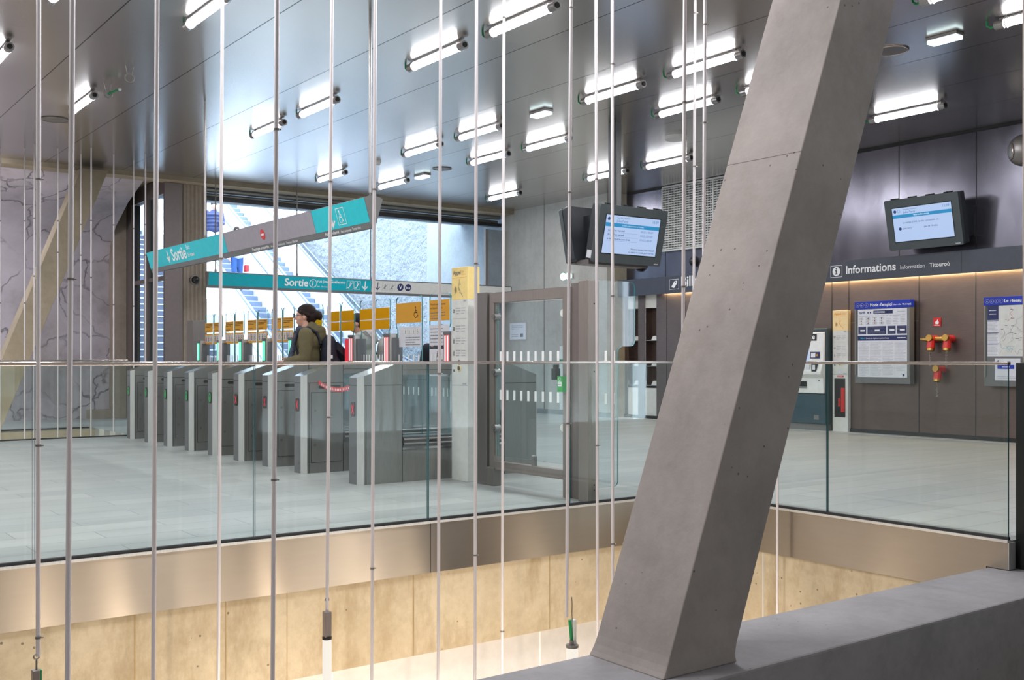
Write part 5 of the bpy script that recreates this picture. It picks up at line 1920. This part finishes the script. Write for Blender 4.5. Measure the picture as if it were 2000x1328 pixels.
# ================================================================== CAMERAS AND SMALL WALL THINGS
def dome(name, p, ax, r, label, mat='steel_post', lens='dark'):
    t = thing(name, p, label, 'camera')
    p = Vector(p); a = Vector(ax)
    MB().cyl(p, p + a * r * .5, r, mat, n=24).build('base', t)
    MB().ball(p + a * r * .6, r * .78, lens).build('dome', t)
p = at_y(380, 547, 17.88); dome('dome_camera', (p.x, 17.888, p.z), (0, -1, 0), .085, 'grey dome camera on the fluted pillar left of the stairwell')
p = at_x(1343, 511, FX); dome('dome_camera', (WX, p.y, 2.78), (-1, 0, 0), .09, 'black dome camera on the wall under the grille', 'dark')
p = at_x(1252, 521, WX); dome('dome_camera', (WX, p.y, p.z), (-1, 0, 0), .09, 'black dome camera below the twin screens', 'dark')
p = at_x(1980, 297, 13.0)
t = thing('wall_loudspeaker', (13.2, p.y - .1, p.z), 'round grey horn loudspeaker high on the wall, half hidden by the right pillar', 'loudspeaker')
MB().cyl((WX, p.y - .12, p.z), (12.95, p.y - .12, p.z), .06, 'steel_post', n=16).build('arm', t)
MB().ball((12.98, p.y - .14, p.z), (.16, .20, .20), 'steel_post', 24, 14).build('shell', t)
MB().ring((12.90, p.y - .03, p.z - .01), (-.6, .9, 0), .10, .012, 'rail', 28, 8).build('rim', t)
MB().cyl((12.92, p.y - .05, p.z - .01), (12.90, p.y - .02, p.z - .01), .09, 'dark', n=24).build('mouth', t)
p = at_x(1012, 647, 13.05)
t = thing('wall_notice', (13.05, p.y, p.z - .2), 'pale framed notice on the concrete wall behind the swing gate', 'notice')
MB().box((13.035, p.y - .27, p.z - .17), (13.06, p.y + .27, p.z + .17), 'paper').build('sheet', t)
f = Face((13.035, p.y + .27, p.z - .17), (0, -1, 0), (0, 0, 1), .0015)
f.greek(.06, .2, .48, .3, 3, 'paletext', .012); f.greek(.06, .04, .3, .12, 2, 'paletext', .012, 2, 4); f.rect(.36, .05, .46, .12, 'greytext'); f.build('print', t)
p = at_x(1174, 672, 13.14)
o = MB().box((13.13, p.y - .09, p.z - .065), (13.15, p.y + .09, p.z + .065), 'cable').build('exit_plate')
tag(o, 'small green exit plate on the beige wall edge', 'sign')
f = Face((13.13, p.y + .09, p.z - .065), (0, -1, 0), (0, 0, 1), .0015); f.walker(.05, .065, .09, 'signwhite'); f.rect(.09, .03, .15, .1, 'signwhite'); f.build('symbol', o)
m = MB().box((13.045, 15.45, .1), (13.059, 16.1, 1.34), 'offwhite'); dr = m.build('utility_door', None, None, .004)
tag(dr, 'pale flush door leaf in the concrete wall behind the swing gate', 'door')
MB().box((13.0, 15.95, 1.0), (13.044, 16.05, 1.08), 'cable').build('green_handle', dr)
for i, (a, b) in enumerate(niches):                 # shelves and cards in the two wall recesses
    t = thing('niche_shelves', (13.55, (a + b) / 2, .6), ('left' if i == 0 else 'right') + ' tall wall recess with leaflet shelves, at the far end of the counter wall', 'shelf')
    for z in (1.42, .95, .60):
        MB().box((13.43, b + .005, z), (13.57, a - .005, z + .015), 'steel').build('shelf', t)
        MB().hexa([(13.45, b + .02, z + .015), (13.55, b + .02, z + .015), (13.55, a - .12, z + .015), (13.45, a - .12, z + .015)], [(13.50, b + .02, z + .09), (13.56, b + .02, z + .09), (13.56, a - .12, z + .09), (13.50, a - .12, z + .09)], 'offwhite').build('leaflets', t)
    MB().box((13.41, a - .018, .56), (13.425, a - .002, 2.02), 'rail').build('edge_strip', t)

# ================================================================== STAIRWELL BEYOND THE WAY OUT
S0 = 22.6                                          # foot of the flights
SL = math.tan(math.radians(30))
def zi(y): return SL * (y - S0)
YE = 38.0
RISE = .165; GO = RISE / SL

# stone stairs on the left
mb = MB()
n = int((YE - S0) / GO)
for i in range(n):
    y = S0 + i * GO
    mb.box((5.0, y, 0 if i < 3 else RISE * (i - 2)), (9.4, y + GO * 1.02, RISE * (i + 1) - .03), 'stone_step')
    mb.box((5.0, y - .012, RISE * (i + 1) - .03), (9.4, y + GO * 1.02, RISE * (i + 1)), 'nosing')
st_ = mb.build('stone_stairs', None, (7.2, S0, 0))
tag(st_, 'dark stone stairs with pale nosings climbing behind the window and the pillar', 'stairs', kind='structure')


def slope_box(mb, x0, x1, y0, y1, lo, hi, mat):
    """solid running up with the flights; lo and hi are heights over the pitch line"""
    q = lambda y, h: [(x0, y, zi(y) + h), (x1, y, zi(y) + h)]
    a = [(x0, y0, zi(y0) + lo), (x1, y0, zi(y0) + lo), (x1, y1, zi(y1) + lo), (x0, y1, zi(y1) + lo)]
    b = [(x0, y0, zi(y0) + hi), (x1, y0, zi(y0) + hi), (x1, y1, zi(y1) + hi), (x0, y1, zi(y1) + hi)]
    mb.hexa(a, b, mat)


def escalator(x0, label):
    t = thing('escalator', (x0 + .5, S0, 0), label, 'escalator', 'escalators to the street')
    m = MB()
    for i in range(n):
        y = S0 + i * GO
        m.box((x0, y, RISE * (i - 2)), (x0 + 1.0, y + GO * 1.02, RISE * (i + 1)), 'step')
        m.box((x0, y - .004, RISE * (i + 1) - .012), (x0 + 1.0, y + .03, RISE * (i + 1) + .001), 'nosing')
    m.build('steps', t)
    for a, b in ((x0 - .22, x0 - .02), (x0 + 1.02, x0 + 1.22)):
        m = MB(); slope_box(m, a, b, S0 - .4, YE, -.3, .93, 'balus'); m.build('balustrade', t)
        m = MB(); xm = (a + b) / 2
        slope_box(m, xm - .05, xm + .05, S0 - .4, YE, .93, 1.0, 'steel_bright'); m.build('capping', t)
        m = MB()
        m.tube([(xm, S0 - 1.2, .98), (xm, S0 - .4, .98), (xm, S0 + .2, zi(S0 + .2) + 1.02), (xm, YE, zi(YE) + 1.02)], .04, 'step', 10)
        m.build('handrail', t)
    return t


escalator(10.45, 'left escalator with white sides rising to daylight')
escalator(12.15, 'right escalator next to the rough concrete wall')
mb = MB()
slope_box(mb, 9.4, 9.62, S0 - .3, YE, -.4, .95, 'balus')
slope_box(mb, 9.62, 10.2, S0 - .3, YE, -.5, .30, 'balus')
slope_box(mb, 11.70, 11.92, S0 - .2, YE, -.4, .34, 'balus')
slope_box(mb, 13.38, 13.75, S0 - .2, YE, -.4, .34, 'balus')
mb.box((-7, YE, zi(YE) - .4), (16, YE + 6, zi(YE)), 'outwall')
struct(mb, 'trim_5', 'white solid balustrades between the flights')
t = thing('wall_handrail', (13.5, S0, 1.0), 'dark handrail on brackets beside the right escalator', 'handrail')
MB().tube([(13.50, S0 - .3, 1.0), (13.50, S0 + .3, zi(S0 + .3) + .98), (13.50, YE - 2, zi(YE - 2) + .98)], .03, 'step', 10).build('rail', t)
for k in range(9):
    y = S0 + .8 + k * 1.4
    MB().cyl((13.50, y, zi(y) + .34), (13.50, y, zi(y) + .98), .018, 'step', n=10).build('stanchion', t)
mb = MB()
mb.box((13.72, 22.0, 0), (13.95, YE + 2, 5.2), 'rough')
mb.box((13.66, 17.98, 0), (13.95, 22.0, 5.2), 'outwall')
for a in (19.4,):
    mb.box((13.655, a, 0), (13.66, a + .012, 5.2), 'seam')
struct(mb, 'wall_stairwell', 'rough hammered pale concrete wall along the right escalator')
mb = MB()
mb.box((4.6, 17.95, 4.2), (14.2, 20.5, 4.6), 'outwall')
mb.box((4.6, 20.2, 4.0), (6.1, 22.6, 6.6), 'outwall')
mb.box((4.4, 22.0, -.2), (4.95, YE, 9.5), 'outwall')
struct(mb, 'ceiling_canopy', 'pale concrete canopy over the foot of the stairs')

# ================================================================== PEOPLE
def cap(mb, p, q, r0, r1, n=14):
    p, q = Vector(p), Vector(q)
    mb.ball(p, r0, 'skin', n, 8); mb.ball(q, r1, 'skin', n, 8)
    if (q - p).length > 1e-5:
        mb.cyl(p, q, r0, 'skin', r1=r1, n=n)


def person(label, loc, yaw, H=1.68, lean=0.0, coat='olive', coat_len=.62, legs='trouser', hair='hair', bun=False, hood=None, scarf=None, glasses=False,
           arms=('bent', 'down'), cap_hat=None, voxel=.009, stride=.12, head_turn=0.0, shirt=None):
    """a standing figure facing local +X; a single fused body with hair and clothing over it"""
    t = thing('person', loc, label, 'person')
    t.rotation_euler = (0, 0, yaw)
    k = H / 1.70
    hip = Vector((0, 0, .92)); R = Matrix.Rotation(lean, 3, 'Y')
    def U(x, y, z):                                 # upper body leans about the hips
        v = R @ (Vector((x, y, z)) - hip) + hip
        return v * k
    def Lw(x, y, z): return Vector((x, y, z)) * k
    hz = 1.575
    Hr = Matrix.Rotation(head_turn, 3, 'Z')
    def Hd(x, y, z):
        v = Hr @ Vector((x, y, z - hz)) + Vector((.02, 0, hz))
        return U(*v)
    b = MB()
    # trunk, neck
    b.ball(U(0, 0, .95), (.115 * k, .155 * k, .12 * k), 'skin'); b.ball(U(.0, 0, 1.10), (.10 * k, .135 * k, .16 * k), 'skin'); b.ball(U(-.005, 0, 1.28), (.105 * k, .165 * k, .15 * k), 'skin')
    cap(b, U(-.015, 0, 1.36), U(.012, 0, 1.52), .062 * k, .052 * k)
    cap(b, U(-.01, -.13, 1.385), U(-.01, .13, 1.385), .062 * k, .062 * k)
    # head with face
    b.ball(Hd(-.012, 0, 1.61), (.098 * k, .076 * k, .098 * k), 'skin', 20, 14); b.ball(Hd(.03, 0, 1.545), (.062 * k, .056 * k, .075 * k), 'skin', 18, 12)
    cap(b, Hd(.05, 0, 1.495), Hd(.03, 0, 1.50), .028 * k, .04 * k)
    cap(b, Hd(.085, 0, 1.592), Hd(.108, 0, 1.556), .010 * k, .016 * k)
    cap(b, Hd(.086, -.018, 1.522), Hd(.086, .018, 1.522), .011 * k, .011 * k); cap(b, Hd(.083, -.014, 1.508), Hd(.083, .014, 1.508), .012 * k, .012 * k)
    cap(b, Hd(.078, -.032, 1.606), Hd(.078, .032, 1.606), .017 * k, .017 * k)
    for s in (-1, 1):
        b.ball(Hd(-.005, s * .078, 1.575), (.022 * k, .012 * k, .034 * k), 'skin')
        b.ball(Hd(.05, s * .04, 1.555), (.03 * k, .026 * k, .03 * k), 'skin')
    # legs
    lg = MB()
    for s, f in ((-1, stride), (1, -stride)):
        h_, kn, an = Lw(0, s * .085, .92), Lw(f * .55 + .03, s * .09, .50), Lw(f, s * .09, .09)
        for mbx, e in ((b, 0), (lg, .018)):
            cap(mbx, h_, kn, (.085 + e) * k, (.056 + e) * k); cap(mbx, kn, an, (.056 + e) * k, (.038 + e * 1.6) * k)
        cap(b, an + Vector((-.03, 0, -.045)) * k, an + Vector((.13, 0, -.058)) * k, .036 * k, .03 * k)
    lg.ball(Lw(0, 0, .93), (.13 * k, .165 * k, .12 * k), 'skin')
    # arms and hands
    ct = MB(); hands = []
    for s, pose in ((-1, arms[1]), (1, arms[0])):
        sh = U(-.01, s * .185, 1.375)
        if pose == 'bent':
            el = U(-.01, s * .235, 1.11); wr = U(.20, s * .17, 1.08)
        elif pose == 'forward':
            el = U(.10, s * .22, 1.13); wr = U(.32, s * .14, 1.16)
        else:
            el = U(-.03, s * .24, 1.11); wr = U(.05, s * .235, .88)
        cap(b, sh, el, .050 * k, .040 * k); cap(b, el, wr, .040 * k, .027 * k)
        cap(ct, sh, el, .080 * k, .066 * k); cap(ct, el, el.lerp(wr, .96), .066 * k, .050 * k)
        d = (wr - el).normalized(); side = d.orthogonal().normalized()
        up = Vector((0, s * 1.0, 0)); side = (up - d * up.dot(d)).normalized(); nrm = d.cross(side)
        b.ball(wr + d * .045 * k, .001, 'skin'); cap(b, wr, wr + d * .075 * k, .026 * k, .032 * k)
        for i, (o, L) in enumerate(((-.028, .060), (-.010, .072), (.009, .068), (.026, .055))):
            a = wr + d * .085 * k + nrm * o * k
            m1 = a + (d * L * .55 - side * .004) * k; m2 = m1 + (d * L * .40 - side * L * .35) * k
            cap(b, a, m1, .0105 * k, .0095 * k, 8); cap(b, m1, m2, .0095 * k, .0085 * k, 8)
        a = wr + (d * .03 - nrm * .03) * k; m1 = a + (d * .035 - nrm * .025) * k; m2 = m1 + (d * .035 - side * .01) * k
        cap(b, a, m1, .013 * k, .011 * k, 8); cap(b, m1, m2, .011 * k, .009 * k, 8)
    remesh(b, 'body', t, voxel, 'skin', 3)
    remesh(lg, 'trousers', t, max(voxel, .012), legs, 3)
    m = MB()
    for s, f in ((-1, stride), (1, -stride)):
        an = Lw(f, s * .09, .045)
        m.ball(an + Vector((.035, 0, 0)) * k, (.135 * k, .05 * k, .045 * k), 'shoe')
        m.box(an + Vector((-.085, -.042, -.045)) * k, an + Vector((.15, .042, -.025)) * k, 'shoe')
    _child(m, 'shoes', t)
    # coat
    zb = .92 + .30 - coat_len + .28
    ct.ball(U(-.01, 0, 1.30), (.155 * k, .215 * k, .155 * k), 'skin'); ct.ball(U(.0, 0, 1.12), (.155 * k, .20 * k, .20 * k), 'skin')
    cap(ct, U(0, -.06, .95), U(0, .06, .95), .145 * k, .145 * k)
    if coat_len > .55:
        cap(ct, U(0, -.06, .80), U(0, .06, .80), .150 * k, .150 * k)
    ct.ball(U(-.02, 0, 1.43), (.095 * k, .10 * k, .05 * k), 'skin')
    if coat == 'puffer':
        for z in (1.02, 1.12, 1.22, 1.32):
            ct.ball(U(0, 0, z), (.172 * k, .225 * k, .052 * k), 'skin')
    remesh(ct, 'coat', t, max(voxel, .011), coat, 4)
    if hood:
        h = MB()
        h.ball(U(-.085, 0, 1.415), (.125 * k, .135 * k, .075 * k), 'skin'); h.ball(U(-.13, 0, 1.35), (.085 * k, .12 * k, .095 * k), 'skin')
        for s in (-1, 1):
            cap(h, U(-.05, s * .09, 1.44), U(.06, s * .095, 1.34), .045 * k, .035 * k)
        cap(h, U(-.06, -.07, 1.47), U(-.06, .07, 1.47), .05 * k, .05 * k)
        remesh(h, 'hood', t, .011, hood, 4)
    if scarf:
        s_ = MB()
        for i in range(18):
            a = 2 * PI * i / 18; a2 = 2 * PI * (i + 1) / 18
            cap(s_, U(.015 + .078 * math.cos(a), .078 * math.sin(a), 1.425 + .015 * math.cos(a)), U(.015 + .078 * math.cos(a2), .078 * math.sin(a2), 1.425 + .015 * math.cos(a2)), .035 * k, .035 * k, 8)
        cap(s_, U(.10, .03, 1.40), U(.175, .05, 1.10), .04 * k, .045 * k); cap(s_, U(.10, -.03, 1.40), U(.17, -.05, 1.15), .04 * k, .04 * k)
        remesh(s_, 'scarf', t, .010, scarf, 2)
    # hair
    if hair:
        h = MB()
        h.ball(Hd(-.022, 0, 1.627), (.106 * k, .083 * k, .096 * k), 'skin', 20, 14)
        h.ball(Hd(-.06, 0, 1.575), (.068 * k, .074 * k, .085 * k), 'skin', 18, 12)
        if bun:
            h.ball(Hd(-.138, 0, 1.592), (.052 * k, .055 * k, .052 * k), 'skin'); h.ball(Hd(-.162, .01, 1.575), (.03 * k, .035 * k, .042 * k), 'skin'); h.ball(Hd(-.15, -.02, 1.61), (.03 * k, .03 * k, .03 * k), 'skin')
            cap(h, Hd(-.10, 0, 1.60), Hd(-.13, 0, 1.59), .045 * k, .04 * k)
            for s in (-1, 1):
                cap(h, Hd(.02, s * .07, 1.625), Hd(-.04, s * .072, 1.59), .022 * k, .024 * k)
        remesh(h, 'hair', t, .007, hair, 3)
    if cap_hat:
        h = MB()
        h.ball(Hd(-.018, 0, 1.635), (.112 * k, .092 * k, .085 * k), 'skin', 20, 14)
        h.ball(Hd(.10, 0, 1.64), (.065 * k, .062 * k, .010 * k), 'skin')
        remesh(h, 'cap', t, .008, cap_hat, 2)
    # eyes
    m = MB()
    for s in (-1, 1):
        m.ball(Hd(.082, s * .032, 1.587), .0095 * k, 'paper', 10, 8); m.ball(Hd(.089, s * .032, 1.587), .0055 * k, 'ink', 8, 6)
    _child(m, 'eyes', t)
    m = MB(); m.ball(Hd(.095, 0, 1.515), (.004 * k, .022 * k, .004 * k), 'hydrant_red'); _child(m, 'lips', t)
    if glasses:
        m = MB()
        for s in (-1, 1):
            c = Hd(.118, s * .034, 1.588)
            m.ring(c, Hd(.2, s * .034, 1.588) - c, .024 * k, .003, 'ink', 20, 6)
            m.tube([Hd(.112, s * .058, 1.592), Hd(.05, s * .084, 1.594), Hd(-.01, s * .086, 1.588)], .0028, 'ink', 6)
        m.tube([Hd(.120, -.012, 1.592), Hd(.122, 0, 1.596), Hd(.120, .012, 1.592)], .0028, 'ink', 6)
        _child(m, 'glasses', t)
    return t, U


def _child(mb, name, parent):
    ob = bpy.data.objects.new(name, mb.mesh(name, (0, 0, 0)))
    COL.objects.link(ob); ob.parent = parent
    return ob


LEFTWARD = math.atan2(.594, -.805)                  # facing the left of the picture
wp = Vector((5.02, 10.53, 0))
w_, U = person('person in olive hooded parka and glasses, dark hair in a bun, walking through the gates', wp, LEFTWARD + .05, 1.675, .02, 'olive', .66, hair='hair', bun=True, hood='olive',
       scarf='scarf', glasses=True, arms=('bent', 'bent'), voxel=.008)
m = MB(); o_ = Vector((0, 0, 0))
m.ball(U(.145, .0, 1.14), (.03, .085, .2), 'paper'); _child(m, 'pale_shirt', w_)
# her backpack (its own thing, on her back)
t = thing('backpack', wp, 'dark navy backpack with a small pale badge on the back of the parka', 'backpack')
t.rotation_euler = w_.rotation_euler
m = MB()
for z, rx, ry, rz in ((1.13, .095, .155, .21), (1.02, .105, .16, .16), (1.24, .085, .14, .12)):
    m.ball((-.225, 0, z), (rx, ry, rz), 'skin')
m.ball((-.27, .0, 1.02), (.085, .12, .12), 'skin')
remesh(m, 'pack', t, .012, 'navycloth', 2)
m = MB()
m.prism([(-.33, -.12, 1.10), (-.43, -.02, 1.17), (-.33, .06, 1.28), (-.24, .04, 1.30), (-.24, -.1, 1.12)], (0, 0, -.09), 'navycloth'); _child(m, 'flap', t)
m = MB(); m.box((-.285, .155, 1.10), (-.255, .168, 1.135), 'offwhite'); _child(m, 'badge', t)
m = MB()
for s in (-1, 1):
    m.tube([(-.15, s * .10, 1.26), (-.11, s * .13, 1.38), (-.02, s * .15, 1.435), (.09, s * .15, 1.38), (.12, s * .16, 1.25), (.06, s * .19, 1.08), (-.10, s * .20, .98), (-.20, s * .12, .96)], .015, 'navycloth', 8)
_child(m, 'shoulder_straps', t)

p2, _ = person('person in pale grey-green coat behind the amber gate leaves, bending forward', Vector((6.55, 11.95, 0)), LEFTWARD - .05, 1.68, .22, 'greycoat', .7, hair='hair', hood='greyhood', arms=('forward', 'forward'), voxel=.011, cap_hat='navycloth')
t = thing('backpack', Vector((6.55, 11.95, 0)), 'pale grey rucksack on the grey-green coat', 'backpack')
t.rotation_euler = p2.rotation_euler
m = MB(); m.ball((-.20, 0, 1.20), (.10, .14, .19), 'skin'); m.ball((-.25, 0, 1.08), (.085, .12, .1), 'skin'); remesh(m, 'pack', t, .012, 'greyhood', 2)
m = MB()
for s in (-1, 1):
    m.tube([(-.1, s * .10, 1.32), (0.02, s * .12, 1.45), (.12, s * .12, 1.40), (.18, s * .13, 1.25), (.0, s * .19, 1.05), (-.18, s * .12, 1.02)], .015, 'greyhood', 8)
_child(m, 'shoulder_straps', t)
person('person in dark navy coat mostly hidden behind the white notices at the wide lane', Vector((7.05, 11.05, 0)), LEFTWARD + PI * .55, 1.52, .25, 'navycloth', .7, hair='hair', arms=('down', 'down'), voxel=.012)
fy = 29.0
person('person in dark blue quilted jacket and cap riding up high on the left escalator', Vector((10.93, fy, RISE * (int((fy - S0) / GO) + 1))), -PI / 2 - .25, 1.75, 0, 'puffer', .5, legs='palecloth', hair='hair', cap_hat='ink', voxel=.012, stride=.03)
fy = 27.5
q, _ = person('person in pale jacket and blue jeans lower on the left escalator', Vector((11.0, fy, RISE * (int((fy - S0) / GO) + 1))), -PI / 2, 1.7, 0, 'palecloth', .5, legs='jeans', voxel=.012, stride=.04)
qz = RISE * (int((fy - S0) / GO) + 1)
t = thing('hand_bag', (11.27, fy - .02, qz + .5), 'small red bag carried on the escalator by the person in jeans', 'bag')
MB().box((11.22, fy - .09, qz + .50), (11.32, fy + .07, qz + .68), 'red').build('bag_body', t, bevel=.02)
MB().ring((11.27, fy - .01, qz + .68), (1, 0, 0), .06, .008, 'offwhite', 16, 6, 0, 2 * PI).build('bag_handle', t)
